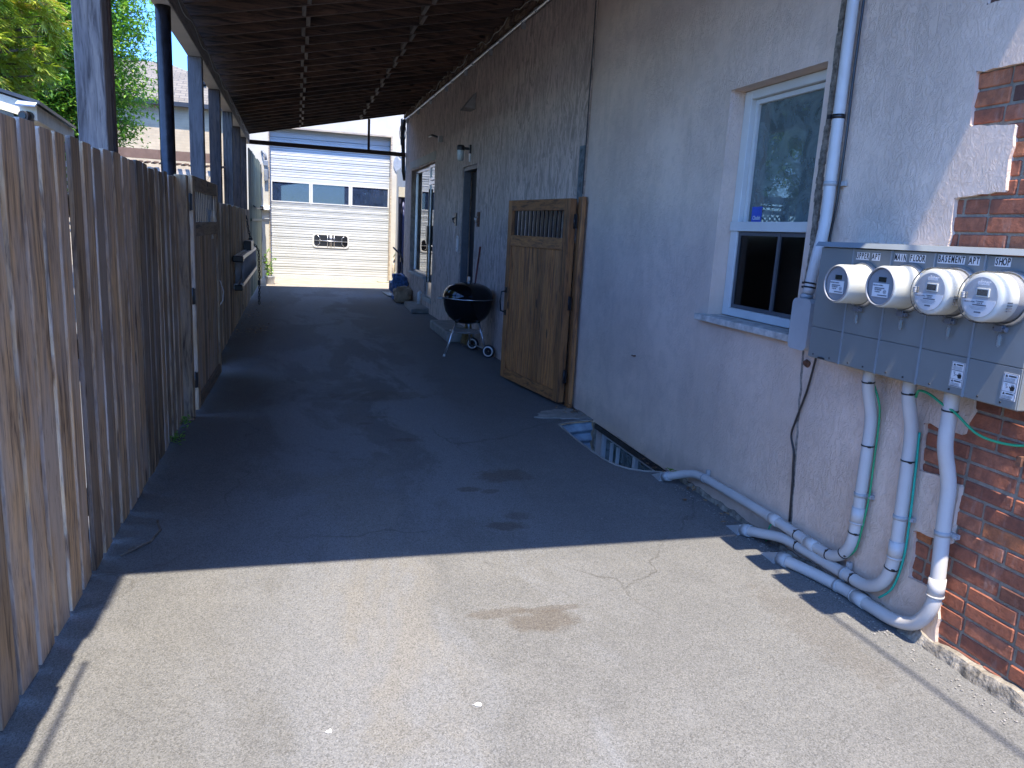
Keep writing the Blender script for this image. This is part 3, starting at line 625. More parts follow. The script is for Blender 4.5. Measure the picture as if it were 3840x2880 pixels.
tag(t.build('plastic_bag', BLUEP, origin=(2.09, 16.35, 0)), 'shiny blue plastic bag slumped behind the brown paper bag', 'bag')

# far annex doorway past the corner
t = thing('annex', (2.6, 18.6, 0), 'small annex past the far corner with dark doorway and pale lintel', 'building')
q = MB(); q.span((2.27, 18.3, 2.27), (2.6, 18.5, 2.5)); q.build('lintel', GWALL, t)
q = MB(); q.span((2.29, 18.32, 0), (2.34, 18.5, 2.27)); q.span((2.34, 18.42, 0), (2.6, 18.5, 2.27)); q.build('door_leaf', plain('dark_blue_door', (.02, .02, .045), .5), t)
q = MB(); q.span((2.6, 18.32, 0), (2.75, 21.58, 3.1)); q.build('wall', GWALL, t)
q = MB(); q.tube([(2.4, 18.38, 0), (2.4, 18.38, 2.2)], .03, 10); q.build('pipe', plain('blue_pipe', (.07, .08, .18), .5), t)
t = MB(); t.tube([(2.16, 18.2, 1.08), (2.24, 18.15, 1.0), (2.34, 18.1, .9), (2.4, 18.1, .72)], .02, 8); t.box((2.36, 18.12, .8), (.07, .07, .1)); t.tube([(2.3, 18.1, .02), (2.35, 18.1, .4), (2.38, 18.1, .8)], .014, 8)
tag(t.build('bench_bracket', BLACK, origin=(2.3, 18.1, 0)), 'black metal arm leaning in the annex doorway', 'bracket')
t = MB(); t.span((2.06, 17.7, 0), (2.3, 18.1, .3)); tag(t.build('grey_crate', plain('crate_grey', (.28, .28, .3), .7), origin=(2.2, 17.9, 0), bevel=.01), 'low grey box at the far corner behind the blue bag', 'crate')

# ------------------------------------------------------------------ garage at the end
G = thing('garage', (.85, 21.7, 0), 'cream garage at the end of the lane with tall white sectional door', 'garage')
q = MB()
q.span((-1.6, 21.45, 0), (-.79, 21.9, 5.2)); q.span((2.465, 21.45, 0), (4.5, 21.9, 5.2)); q.span((-.79, 21.45, 4.0), (2.465, 21.9, 5.2)); q.span((-1.6, 21.9, 0), (4.5, 27, 5.1)); q.build('wall', GWALL, G)
q = MB(); q.span((-.79, 21.44, 3.955), (2.465, 21.5, 3.998)); q.span((2.425, 21.44, 0), (2.463, 21.6, 3.955)); q.span((-.788, 21.44, 0), (-.76, 21.6, 3.955)); q.build('door_trim', wood('old_trim', (.5, .42, .3), (.4, .33, .24), (.2, .16, .12), axis='x'), G)
# sectional door as a ribbed profile
prof = []; z = 0.05; secs = []
sec_h = .56; nsec = 7
def dprof(z0, z1):
    out = [(0, z0)]; nr = 4; hh = (z1 - z0) / nr
    for i in range(nr):
        a = z0 + i * hh
        out += [(0, a + .012), (0, a + hh * .42), (.010, a + hh * .48), (.010, a + hh * .56), (0, a + hh * .62), (0, a + hh - .022), (.022 if i % 2 else .006, a + hh - .011)]
    out.append((.018, z1)); return out
bands = [(.05, .60), (.60, 1.15), (1.15, 1.70), (1.70, 2.02), (2.65, 3.2), (3.2, 3.75), (3.75, 4.0)]
q = MB(); XL, XR = -.76, 2.425; YD = 21.70
for a, b in bands:
    pf = dprof(a, b) if b - a > .3 else [(0, a), (0, (a+b)/2 - .01), (.01, (a+b)/2), (0, (a+b)/2 + .01), (.018, b)]
    vs = [(XL, YD + d, zz) for d, zz in pf] + [(XR, YD + d, zz) for d, zz in pf]; k = len(pf)
    q.add(vs, [(i, i+1, k+i+1, k+i) for i in range(k-1)], .5)
q.span((XL, YD, .015), (XR, YD + .02, .05))
GD = q.build('garage_door', GDOOR, G)
wins = [(-.735, .285), (.32, 1.345), (1.385, 2.42)]
q = MB(); q.span((XL, YD, 2.02), (XR, YD + .03, 2.062)); q.span((XL, YD, 2.612), (XR, YD + .03, 2.65))
edges = [XL, -.735, .285, .32, 1.345, 1.385, 2.42, XR]
for i in range(0, 8, 2): q.span((edges[i], YD, 2.062), (edges[i+1], YD + .03, 2.612))
q.build('window_rail', GDOOR, GD)
for a, b in wins:
    q = MB(); q.span((a, YD - .012, 2.062), (a + .03, YD + .01, 2.612)); q.span((b - .03, YD - .012, 2.062), (b, YD + .01, 2.612)); q.span((a + .03, YD - .012, 2.062), (b - .03, YD + .01, 2.09)); q.span((a + .03, YD - .012, 2.585), (b - .03, YD + .01, 2.612))
    q.build('window_frame', VINYL, GD)
    q = MB(); q.span((a + .03, YD + .008, 2.09), (b - .03, YD + .013, 2.585)); q.build('window_pane', GLASSG, GD)
q = MB(); q.span((-.76, 22.9, 0), (2.4, 22.95, 4)); q.span((-1.4, 21.95, -.05), (4, 22.9, 0)); q.build('garage_interior', ROOMD, G)
# rounded caravan style window
def rrect(y0, y1, z0, z1, r, n=5):
    o = []
    for cx_, cz_, a0 in ((y1 - r, z0 + r, -PI/2), (y1 - r, z1 - r, 0), (y0 + r, z1 - r, PI/2), (y0 + r, z0 + r, PI)):
        for i in range(n + 1): a = a0 + i * PI / 2 / n; o.append((cx_ + r * math.cos(a), cz_ + r * math.sin(a)))
    return o
MX = lambda y: Matrix(((1, 0, 0, 0), (0, 0, -1, y), (0, 1, 0, 0), (0, 0, 0, 1)))     # u=+x v=+z w=-y
q = MB(); plate(q, [rrect(.345, 1.335, .885, 1.275, .1), rrect(.385, 1.295, .925, 1.235, .075)], .024, MX(YD - .008)); cw = q.build('caravan_window', VINYL, GD, bevel=.004)
q = MB(); plate(q, [rrect(.38, 1.3, .92, 1.24, .078)], .006, MX(YD - .012)); q.build('pane', plain('black_glass', (.012, .012, .014), .08), cw)
q = MB()
for x in (.75, .82, .86, .93): q.tube([(x, YD - .03, .925), (x, YD - .03, 1.235)], .008, 6)
q.tube([(.385, YD - .032, 1.08), (1.295, YD - .032, 1.07)], .012, 6)
for sx in (1, -1):
    c_ = .84; q.tube([(c_ + sx * .36, YD - .03, 1.22), (c_ + sx * .3, YD - .03, 1.16), (c_ + sx * .3, YD - .03, 1.0), (c_ + sx * .36, YD - .03, .94)], .009, 6)
q.build('window_bars', ALU, cw)
# animal silhouettes painted board, hung at right of the door
t = thing('wall_sign', (2.7, 21.44, 3.2), 'grey and white cut out animal silhouettes on the garage wall right of the door', 'sign')
q = MB(); plate(q, [[(2.50, 3.32), (2.53, 3.42), (2.59, 3.48), (2.63, 3.42), (2.68, 3.36), (2.73, 3.42), (2.80, 3.36), (2.80, 3.22), (2.73, 3.18), (2.68, 3.16), (2.64, 3.0), (2.55, 3.08), (2.50, 3.2)], [(2.84, 3.42), (2.9, 3.44), (2.98, 3.3), (2.96, 3.0), (2.9, 3.02), (2.86, 3.2)]], .02, MX(21.436)); q.build('grey_shape', plain('sign_grey', (.25, .28, .32), .6), t)
q = MB(); plate(q, [[(2.52, 3.52), (2.6, 3.62), (2.7, 3.68), (2.82, 3.66), (2.92, 3.68), (3.02, 3.56), (2.98, 3.48), (2.84, 3.5), (2.7, 3.46), (2.62, 3.52)]], .02, MX(21.436)); q.build('white_shape', WHITE, t)
t = thing('flood_light', (-.88, 21.44, 3.0), 'grey security floodlight with dangling cable on the cream wall left of the garage door', 'lamp')
q = MB(); q.tube([(-.95, 21.44, 3.32), (-.93, 21.36, 3.33), (-.86, 21.33, 3.24), (-.84, 21.33, 3.1)], .03, 8); q.tube([(-.95, 21.43, 3.3), (-.9, 21.38, 3.12), (-.87, 21.36, 3.05)], .02, 8); q.build('bracket', plain('lamp_grey', (.22, .23, .24), .5), t)
q = MB(); q.box((-.85, 21.34, 3.02), (.11, .1, .14)); q.box((-.85, 21.36, 2.72), (.1, .07, .3)); q.build('lamp_head', plain('lamp_grey_two', (.2, .22, .24), .4), t, bevel=.01)
q = MB(); q.tube([(-.97 + .015 * math.sin(i), 21.43, 3.0 - i * .13) for i in range(20)], .007, 5); q.build('cable', INKG, t)
t = MB(); t.box((-.92, 21.38, 1.83), (.3, .14, .02)); t.box((-.92, 21.4, 1.6), (.28, .03, .012)); crumple(t, (-.92, 21.37, 1.88), (.13, .06, .05), .5, 4); tag(t.build('wall_shelf', WHITE, origin=(-.92, 21.4, 1.8)), 'small white shelf with crumpled plastic left of the garage door', 'shelf')
t = MB(); t.box((-1.03, 21.42, 2.78), (.11, .04, .05)); t.tube([(-1.02, 21.4, 2.75), (-.99, 21.4, 2.62), (-1.0, 21.4, 2.55)], .008, 6); tag(t.build('wall_bracket', RUST, origin=(-1.03, 21.42, 2.7)), 'small rusty bracket on the cream wall left of the floodlight', 'bracket')
t = thing('garden_hose', (2.5, 21.2, 0), 'pale green hose hanging from pipes right of the garage door', 'hose')
q = MB(); q.tube([(2.56, 21.4, 0), (2.55, 21.4, .7)], .04, 8); q.tube([(2.66, 21.4, .05), (2.66, 21.4, .75), (2.6, 21.38, .8)], .03, 8); q.box((2.7, 21.38, .62), (.16, .1, .2)); q.build('pipe', plain('tan_pipe', (.42, .36, .28), .6, var=.3, vs=20), t)
q = MB(); q.tube([(2.6, 21.36, .7), (2.68, 21.3, .5), (2.6, 21.3, .3), (2.5, 21.25, .05), (2.3, 21.1, .03), (2.15, 21.15, .03), (2.1, 21.25, .03), (2.25, 21.3, .03)], .016, 8); q.tube([(2.8, 21.35, 1.35), (2.65, 21.3, .95), (2.54, 21.3, .72)], .014, 8); q.tube([(2.84, 21.35, 1.2), (2.7, 21.3, .9), (2.6, 21.3, .75)], .014, 8); q.build('hose', plain('hose_green', (.36, .42, .3), .5), t)
# potted plant
t = thing('potted_plant', (-.70, 19.42, 0), 'young leafy plant in a white bucket in the sun before the garage', 'plant')
q = MB(); q.lathe([(0, .004), (.085, .004), (.115, .2), (.12, .21), (.112, .212), (.105, .18), (0, .18)], (-.70, 19.42, 0), n=24); q.build('bucket', plain('bucket_white', (.6, .64, .72), .4), t)
q = MB(); rr = random.Random(5); stems = []
for k in range(4):
    a = rr.uniform(0, 6.28); pts = [(-.70 + .02 * math.cos(a) + .045 * math.cos(a) * i / 2 * rr.uniform(.2, 1.6), 19.42 + .05 * math.sin(a) * i / 2, .18 + i * (.13 if k == 0 else .09)) for i in range(6)]; stems += pts[1:]; q.tube(pts, .007, 5)
q.build('stem', plain('green_stem', (.12, .17, .04), .6), t)
q = MB()
def leafq(mb, p, d, L, w, rnd, droop=.3):
    d = Vector(d).normalized(); s = d.cross(Vector((0, 0, 1)));  s = s.normalized() if s.length > .01 else Vector((1, 0, 0)); p = Vector(p); mid = p + d * L * .5; tip = p + d * L - Vector((0, 0, L * droop))
    mb.add([p, mid + s * w / 2, tip, mid - s * w / 2], [(0, 1, 2, 3)], rnd)
for p in stems:
    for k in range(9): leafq(q, p, (rr.uniform(-1, 1), rr.uniform(-1, 1), rr.uniform(-.3, .7)), rr.uniform(.06, .13), .03, rr.uniform(.4, 1))
q.build('leaves', LEAF, t)

# ------------------------------------------------------------------ carport
CP = thing('carport', (-.985, 9, 0), 'dark timber lean-to carport roof over the lane on a row of posts', 'carport')
def RZ(x): return 3.30 + (x + 1) * .213           # rafter underside
def bx(y): return -.985 - .00907 * max(0, y - 8)
q = MB(); q.beam((bx(1.44), 1.44, 3.205), (bx(8), 8, 3.205), .13, .18, rnd=.6); q.beam((bx(8), 8.0, 3.205), (bx(17.25), 17.25, 3.205), .13, .18, rnd=.6); q.build('beam', BEAMW, CP, bevel=.005)
q = MB(); q.beam((bx(1.46), 1.46, 3.108), (bx(8), 8, 3.108), .126, .012, rnd=.6); q.beam((bx(8), 8.0, 3.108), (bx(17.2), 17.2, 3.108), .126, .012, rnd=.6); q.build('beam_underboard', plain('pale_underboard', (.50, .45, .37), .7, var=.08, vs=3), CP)  # pale board added to make the beam's underside lighter
q = MB(); q.tube([(bx(y) + .075, y, 3.22 + .03 * math.sin(y * 5.1)) for y in [1.6 + i * .17 for i in range(92)]], .004, 5); q.build('string_wire', plain('pale_string', (.45, .45, .42), .5), CP)
posts = [(4.35, 'w'), (6.55, 'p'), (8.42, 'w'), (10.35, 'd'), (12.35, 'w'), (14.2, 'd'), (15.9, 'd'), (1.75, 'w')]
for y, k in posts:
    q = MB()
    if k == 'p':
        q.tube([(bx(y), y, 0), (bx(y), y, 3.101)], .055, 24); q.build('steel_post', PIPEBLK, CP)
    else:
        q.span((bx(y) - .066, y - .06, 0), (bx(y) + .066, y + .06, 3.101)); q.build('post', POSTW if k == 'w' else POSTD, CP, bevel=.005)
q = MB(); q.span((bx(4.45) - .03, 4.412, 0), (bx(4.45) + .075, 4.46, 3.08)); q.build('post_backing', POSTD, CP)
yy = 1.95; rproto = None; k = 0
while yy < 17.2:
    xr = (W2x(yy) if yy > 6.5 else 2.468) - .01; xl = bx(yy) - .14
    q = MB(); q.prism([(xl, yy - .019, RZ(xl)), (xr, yy - .019, RZ(xr)), (xr, yy - .019, RZ(xr) + .185), (xl, yy - .019, RZ(xl) + .185)], (0, .038, 0)); q.build('rafter', RAFT, CP)
    yy += .4105; k += 1
yy = 1.95; k = 0
while yy < 16.8:
    for x0, j in ((.07, 0), (1.29, 1)):
        q = MB(); dx = .022 * (1 if (k + j) % 2 else -1); x = x0 - .0035 * (yy - 8) + dx
        q.beam((x, yy + .0205, RZ(x) + .06), (x, yy + .39, RZ(x) + .06), .038, .115); q.build('blocking', BLOCK, CP)
    yy += .4105; k += 1
q = MB(); yb = 1.83; k = 0
while yb < 17.3:
    xr0 = 2.465 if yb < 6.4 else W2x(yb + .2) - .005; xl = bx(yb) - .18; y2 = min(yb + .6, 17.33)
    yl, yr = (yb, y2)
    a = yb if yb > 1.84 else 1.83; ar = 1.45 if yb < 1.84 else yb
    q.add([(xl, a, RZ(xl) + .189), (xr0, ar, RZ(xr0) + .189), (xr0, y2 - .003, RZ(xr0) + .189), (xl, y2 - .003, RZ(xl) + .189),
           (xl, a, RZ(xl) + .215), (xr0, ar, RZ(xr0) + .215), (xr0, y2 - .003, RZ(xr0) + .215), (xl, y2 - .003, RZ(xl) + .215)], [(0,1,2,3), (4,5,6,7), (0,1,5,4), (1,2,6,5), (2,3,7,6), (3,0,4,7)]); yb = y2
    if y2 >= 17.33: break
q.build('roof_boards', DECK, CP)
q = MB(); xl = -1.2; q.add([(xl, 1.81, RZ(xl) + .219), (2.45, 1.43, RZ(2.45) + .219), (2.28, 17.36, RZ(2.28) + .219), (xl - .06, 17.36, RZ(xl) + .219)], [(0, 1, 2, 3)]); q.build('roofing_felt', CONC, CP)
q = MB(); q.beam((-1.03, 17.2, 3.15), (2.27, 17.2, 3.14), .075, .085); q.beam((1.46, 17.2, 3.17), (1.46, 17.2, RZ(1.46)), .05, .05, up=(0, 1, 0)); q.build('tie_bar', BRZ, CP)
q = MB(); q.beam((-1.15, 17.37, RZ(-1.15) + .2), (2.3, 17.37, RZ(2.3) + .2), .02, .05, up=(0, 0, 1)); q.build('drip_edge', WHITE, CP)

# ------------------------------------------------------------------ fences
def fence_run(name, y0, y1, label, H0, xf, seed, slope=0., step=.186):
    rr = random.Random(seed); t = thing(name, (xf(y0), y0, 0), label, 'fence')
    q = MB(); y = y0
    while y < y1 - .1:
        w = .142 + rr.uniform(-.003, .003); h = H0 + slope * (y - y0) + rr.uniform(-.012, .012); x = xf(y) + rr.uniform(-.004, .004)
        lean = Matrix.Rotation(rr.uniform(-.004, .004), 3, 'X') @ Matrix.Rotation(rr.uniform(-.05, .05), 3, 'Z')
        # dog-eared top
        c = .008; P = [Vector((0, -w/2, -h/2)), Vector((0, w/2, -h/2)), Vector((0, w/2, h/2 - c)), Vector((0, w/2 - c, h/2)), Vector((0, -w/2 + c, h/2)), Vector((0, -w/2, h/2 - c))]
        P = [lean @ p + Vector((x - .018, y + w/2, h/2 + .012)) for p in P]; q.prism(P, lean @ Vector((.019, 0, 0)), rr.random()); y += min(step, w + .04) + rr.uniform(-.004, .004)
    q.build('front_boards', FENCE, t, bevel=.002)
    q = MB(); y = y0 + .075
    while y < y1 - .15:
        w = .142; h = H0 + slope * (y - y0) + rr.uniform(-.02, .01); x = xf(y) - .062 + rr.uniform(-.004, .004); g = rr.random() < .2
        if name == 'board_fence' and H0 > 1.8 and any(abs(y + .09 - k) < .095 for k in (2.97, 3.62)): y += step; continue
        ww_ = w - (.055 if g else .008); q.span((x - .018, y + w - ww_ + .02, .015), (x, y + w + .02, h), rr.random()); y += step
    q.build('back_boards', FENCE, t, bevel=.002)
    q = MB()
    for z in (.3, 1.0, H0 - .25): q.beam((xf(y0) - .04, y0 + .02, z), (xf(y1) - .04, y1 - .02, z), .034, .085)
    q.build('rail', FENCEH, t)
    return t
fence_run('board_fence', -1.5, 6.07, 'weathered board on board fence with dog-eared tops along the near left side', 1.835, lambda y: -.87, 11)
FF = fence_run('board_fence', 8.35, 15.75, 'darker far stretch of board fence between the notice gate and the green metal fence', 1.72, lambda y: Fx(y), 12)
t = thing('metal_fence', (Fx(18) , 18, 0), 'tall pale green ribbed metal fence at the far left, meeting the garage', 'fence')
q = MB(); y = 15.8; k = 0
while y < 21.4:
    w = .28; h = 2.88 + .02 * (y - 15.7) + random.uniform(-.03, .03); x = Fx(y) - .01 + (k % 2) * .012
    for i, (u, d) in enumerate(((0, 0), (.06, .02), (.12, 0), (.2, .02))):
        u2 = (.06, .12, .2, .28)[i]; d2 = (.02, 0, .02, 0)[i]
        q.add([(x + d, y + u, .03), (x + d2, y + u2, .03), (x + d2, y + u2, h), (x + d, y + u, h), (x + d - .006, y + u, .03), (x + d2 - .006, y + u2, .03), (x + d2 - .006, y + u2, h), (x + d - .006, y + u, h)], [(0,1,2,3), (4,7,6,5), (3,2,6,7)], random.random())
    y += w; k += 1
q.build('ribbed_panels', GREENM, t)
q = MB(); q.beam((Fx(15.8) + .03, 15.8, 1.55), (Fx(21.4) + .03, 21.4, 1.55), .03, .05); q.build('rail', GREENM, t)

# gates
def gate(P0, ang, Wd, Hh, z0, mats, label, cap=True, handle_far=True, notch=None):
    """gate in local frame: runs along +Y from hinge, face towards -X (right gate) rotated about Z"""
    t = thing('gate', P0, label, 'gate', None); WM, WH = mats; th = .07
    o = Vector(P0)
    def L(q, n, m, par=None, bv=.003):
        ob = q.build(n, m, None, bevel=bv, origin=(0, 0, 0)); ob.parent = par or t; return ob
    for a, b in ((0, .1), (Wd - .09, Wd)):
        q = MB(); q.span((-th/2, a, z0), (th/2, b, z0 + Hh)); L(q, 'stile', WM)
    for a, b in ((Hh - .105, Hh), (Hh - .46, Hh - .35), (0, .1)):
        q = MB(); q.span((-th/2, .1, z0 + a), (th/2, Wd - .09, z0 + b)); L(q, 'rail', WH)
    q = MB(); n = 12; bwid = (Wd - .19) / n
    for i in range(n): q.span((-.018 + random.uniform(-.0015, .0015), .1 + i * bwid + .001, z0 + .1), (.018, .1 + (i + 1) * bwid - .005, z0 + Hh - .46))
    q.span((-.004, .1, z0 + .1), (.004, Wd - .09, z0 + Hh - .46), 0); L(q, 'board_panel', WM, bv=.003)
    q = MB(); n = 13
    for i in range(n):
        y = .1 + (i + .5) * (Wd - .19) / n; q.span((-.006, y - .021, z0 + Hh - .355), (.006, y + .021, z0 + Hh - .1))
    L(q, 'grille_bars', BLACK, bv=0)
    q = MB()
    for z in (z0 + .25, z0 + Hh * .5, z0 + Hh - .2): q = MB(); q.span((.02, -.03, z - .06), (.034, -.001, z + .06)); q.tube([(.015, -.012, z - .065), (.015, -.012, z + .065)], .008, 8); L(q, 'hinge', BLACK, bv=0)
    sg = -1
    q = MB() if ang[1] > 0 else None
    if q is not None: q.tube([(sg * .03, Wd - .05, z0 + .93), (sg * .09, Wd - .05, z0 + .92), (sg * .1, Wd - .05, z0 + .82), (sg * .09, Wd - .05, z0 + .72), (sg * .03, Wd - .05, z0 + .7)], .009, 8); q.box((sg * .037, Wd - .05, z0 + .94), (.008, .04, .06)); q.box((sg * .037, Wd - .05, z0 + .7), (.008, .04, .06)); L(q, 'handle', BLACK, bv=0)
    t.rotation_euler.z = ang[0]; return t
gr = gate((2.348, 6.41, 0), (R(9), 1), 1.32, 1.865, .035, (GATEW, GATEH), 'honey coloured wooden gate with barred opening folded back against the right wall')
q = MB(); q.span((2.405, 6.345, 0), (2.447, 6.445, 1.92)); tag(q.build('gate_post', GATEW, origin=(2.43, 6.2, 0), bevel=.004), 'honey coloured gate post fixed to the right wall beside the window well', 'post')
gl = gate((-.815, 6.27, 0), (R(-.8), -1), 1.6, 1.83, .04, (FENCE, FENCEH), 'weathered grey gate with barred opening and a paper notice, open against the left fence')
q = MB(); q.span((-.885, 6.085, 0), (-.80, 6.2, 1.86), .3); tag(q.build('gate_post', FENCE, origin=(-.84, 6.15, 0), bevel=.004), 'brown weathered gate post in the left fence beside the notice gate', 'post')
t = MB(); vs = []
for i in range(9):
    for j in range(5): vs.append((-.775 + .006 * math.sin(i * .9 + j), 7.42 + j * .055 + .004 * math.sin(i), 1.37 + i * .0325))
t.add(vs, [(i*5+j, i*5+j+1, (i+1)*5+j+1, (i+1)*5+j) for i in range(8) for j in range(4)], .5, True); o = t.build('paper_notice', LABELW, origin=(-.775, 7.5, 1.4)); tag(o, 'white paper notice pinned to the left gate below its bars', 'notice')
md = o.modifiers.new('s', 'SOLIDIFY'); md.thickness = .002
t = MB(); t.tube([(-.775, 7.84, .98), (-.75, 7.86, .95), (-.725, 7.88, .85), (-.735, 7.89, .76), (-.77, 7.87, .70)], .005, 8); tag(t.build('cord_loop', LABELW, origin=(-.77, 7.95, .8)), 'pale looped cord at the free edge of the left gate', 'cord')

# ladder on the far fence
LADM = plain('dull_aluminium', (.5, .5, .52), .4, .35, var=.1)
t = thing('ladder', (-.85, 13, .8), 'aluminium extension ladder hung sideways on the far left fence', 'ladder')
def fx(y, d): return Fx(y) + d
for d, y0, y1 in ((.04, 11.0, 15.9), (.105, 11.35, 15.6)):
    for z in (1.02, .635):
        q = MB(); q.beam((fx(y0, d), y0, z), (fx(y1, d), y1, z), .045, .07 if d < .1 else .055); q.build('rail', LADM, t)
    n = int((y1 - y0 - .3) / .3)
    for i in range(n + 1): yq = y0 + .2 + i * .3; q = MB(); q.tube([(fx(yq, d), yq, .655), (fx(yq, d), yq, 1.0)], .016, 8); q.build('rung', LADM, t)
q = MB(); q.span((-.88, 10.9, .98), (-.74, 11.02, 1.06)); q.span((-.87, 10.98, .58), (-.76, 11.1, .66)); q.build('rubber_feet', BLACK, t, bevel=.01)
q = MB(); q.span((-.9, 13.4, 1.04), (-.78, 14.1, 1.2)); q.build('hanger', BLACK, t, bevel=.01)
# chain
def chain(pts, step, r):
    q = MB(); P = [Vector(p) for p in pts]; i = 0; flip = False
    for a, b in zip(P[:-1], P[1:]):
        L = (b - a).length; n = max(1, round(L / step)); d = (b - a).normalized(); u = d.cross(Vector((.3, 1, 0))).normalized(); w = d.cross(u)
        for k in range(n):
            c = a + (b - a) * ((k + .5) / n); s = u if flip else w; flip = not flip; loop = []
            for j in range(9): an = j * PI / 4; loop.append(c + d * math.cos(an) * step * .68 + s * math.sin(an) * step * .36)
            q.tube(loop, r, 5, caps=False)
    return q
t = thing('chain', (-.85, 14.5, 0), 'dark steel chain draped over the hung ladder down to the asphalt', 'chain')
chain([(-.92, 14.4, 1.62), (-.88, 14.42, 1.35), (-.84, 14.45, 1.17), (-.76, 14.5, 1.08), (-.72, 14.55, 1.0), (-.715, 14.6, .5), (-.73, 14.65, .02)], .05, .007).build('links', BLACK, t)
q = MB(); q.box((-.85, 14.44, 1.19), (.07, .09, .09)); q.box((-.72, 14.58, .42), (.05, .06, .1)); q.build('padlock', BLACK, t, bevel=.01)
t = MB(); t.tube([(-.87, 15.9, 1.82), (-.88, 17.5, 1.80), (-.9, 20, 1.84)], .014, 8); t.box((-.9, 20, 1.84), (.08, .08, .1)); tag(t.build('drop_bar', BLACK, origin=(-.88, 17, 1.8)), 'thin black bar reaching along the green metal fence', 'bar')

# ------------------------------------------------------------------ meter cabinet
XF = 2.27
MC = thing('meter_cabinet', (2.37, 2.4, 1.05), 'grey steel meter cabinet with four lettered bays bolted to the near wall', 'cabinet')
q = MB(); q.span((XF + .006, 1.838, 1.082), (2.468, 2.91, 1.585)); q.build('case', CAB, MC, bevel=.004)
q = MB(); q.prism([(XF - .022, 1.822, 1.5865), (2.468, 1.822, 1.5865), (2.468, 1.822, 1.612), (XF - .008, 1.822, 1.607)], (0, 1.104, 0)); q.build('top_flange', CABD, MC)
bays = [(1.842, 2.048), (2.052, 2.263), (2.267, 2.478), (2.482, 2.694), (2.698, 2.906)]
for a, b in bays:
    q = MB(); q.span((XF, a, 1.226), (XF + .004, b, 1.582)); q.span((XF, a, 1.086), (XF + .004, b, 1.2235)); q.build('front_panel', CAB, MC, bevel=.0012)
for y in (2.05, 2.265, 2.48, 2.696):
    q = MB(); q.span((XF - .005, y - .0035, 1.084), (XF + .002, y + .0035, 1.583)); q.build('divider', CABD, MC)
q = MB()
for y in (1.9, 1.99, 2.11, 2.2, 2.33, 2.42, 2.55, 2.64, 2.76, 2.87): q.tube([(XF - .003, y, 1.1), (XF + .003, y, 1.1)], .0035, 8)
q.build('screws', BLACK, MC)
q = MB(); q.span((2.2695, 2.79, 1.088), (2.264, 2.83, 1.094)); q.build('latch', BLACK, MC)
def lettering(words, y0, y1, z, h=.0245):
    # black condensed capitals on white strips; text runs from y1 (left) to y0
    tot = sum(len(w) for w in words) + 1.1 * (len(words) - 1); cw = (y1 - y0) / tot; y = y1
    for w in words:
        L = len(w) * cw; s_ = MB(); s_.span((XF - .0012, y - L, z - h * .62), (XF - .0002, y, z + h * .62), 0); S_ = s_.build('label_strip', LABELW, MC)
        tq = MB()
        for i, ch in enumerate(w):
            text_on(tq, ch, h * 1.38, (XF - .0016, y - (i + .5) * cw, z), .6 if ch not in 'MN' else .52, .0007)
        tq.build('lettering', INK, S_); y -= L + 1.1 * cw
lettering(['UPPER', 'APT'], 2.543, 2.680, 1.554); lettering(['MAiN', 'FLOOR'], 2.312, 2.466, 1.557); lettering(['BASEMENT', 'APT'], 2.075, 2.254, 1.561); lettering(['SHOP'], 1.955, 2.015, 1.563)
for yc in (2.086, 1.877):
    zc = 1.158; w, h = .056, .09; a, b = yc - w/2, yc + w/2
    q = MB(); q.span((XF - .0012, a, zc - h/2), (XF - .0002, b, zc + h/2), 0); S_ = q.build('warning_sticker', LABELW, MC)
    q = MB(); x = XF - .0018
    for z in (zc + h/2 - .002, zc - h/2 + .002, zc + .014, zc - .017): q.span((x, a + .002, z - .0005), (x + .0004, b - .002, z + .0005), 0)
    for sy in (a + .0025, b - .0025): q.span((x, sy - .0005, zc - h/2 + .0027), (x + .0004, sy + .0005, zc + h/2 - .0027), 0)
    for zb, word in ((zc + h/2 - .010, 'WARNING'), (zc - .024, 'AVERTISSEMENT')):
        plate(q, [[(b - .017, zb - .004), (b - .007, zb - .004), (b - .012, zb + .0045)]], .0005, wallM(x)); text_on(q, word, .0075 if word[0] == 'W' else .0055, (x, yc - .006, zb), .75, .0002)
    for i in range(4):
        for z in (zc + h/2 - .0175 - i * .0038, zc - .032 - i * .0033): q.span((x, a + .006 + random.uniform(0, .01), z - .0005), (x + .0004, b - .006, z + .0005), 0)
    # spark and hand
    plate(q, [[(yc - .018, zc - .012), (yc - .020, zc - .002), (yc - .0175, zc + .004), (yc - .016, zc - .001), (yc - .015, zc + .009), (yc - .0125, zc + .0005), (yc - .011, zc + .010), (yc - .009, zc), (yc - .007, zc + .008), (yc - .005, zc), (yc - .004, zc - .002), (yc, zc + .002), (yc + .001, zc - .001), (yc - .004, zc - .007), (yc - .006, zc - .013)]], .0005, wallM(x))
    q.tube([(x, yc + .017, zc + .006), (x, yc + .009, zc + .009), (x, yc + .012, zc + .001), (x, yc + .005, zc - .002), (x, yc + .012, zc - .006)], .0008, 5)
    q.build('sticker_print', INK, S_)
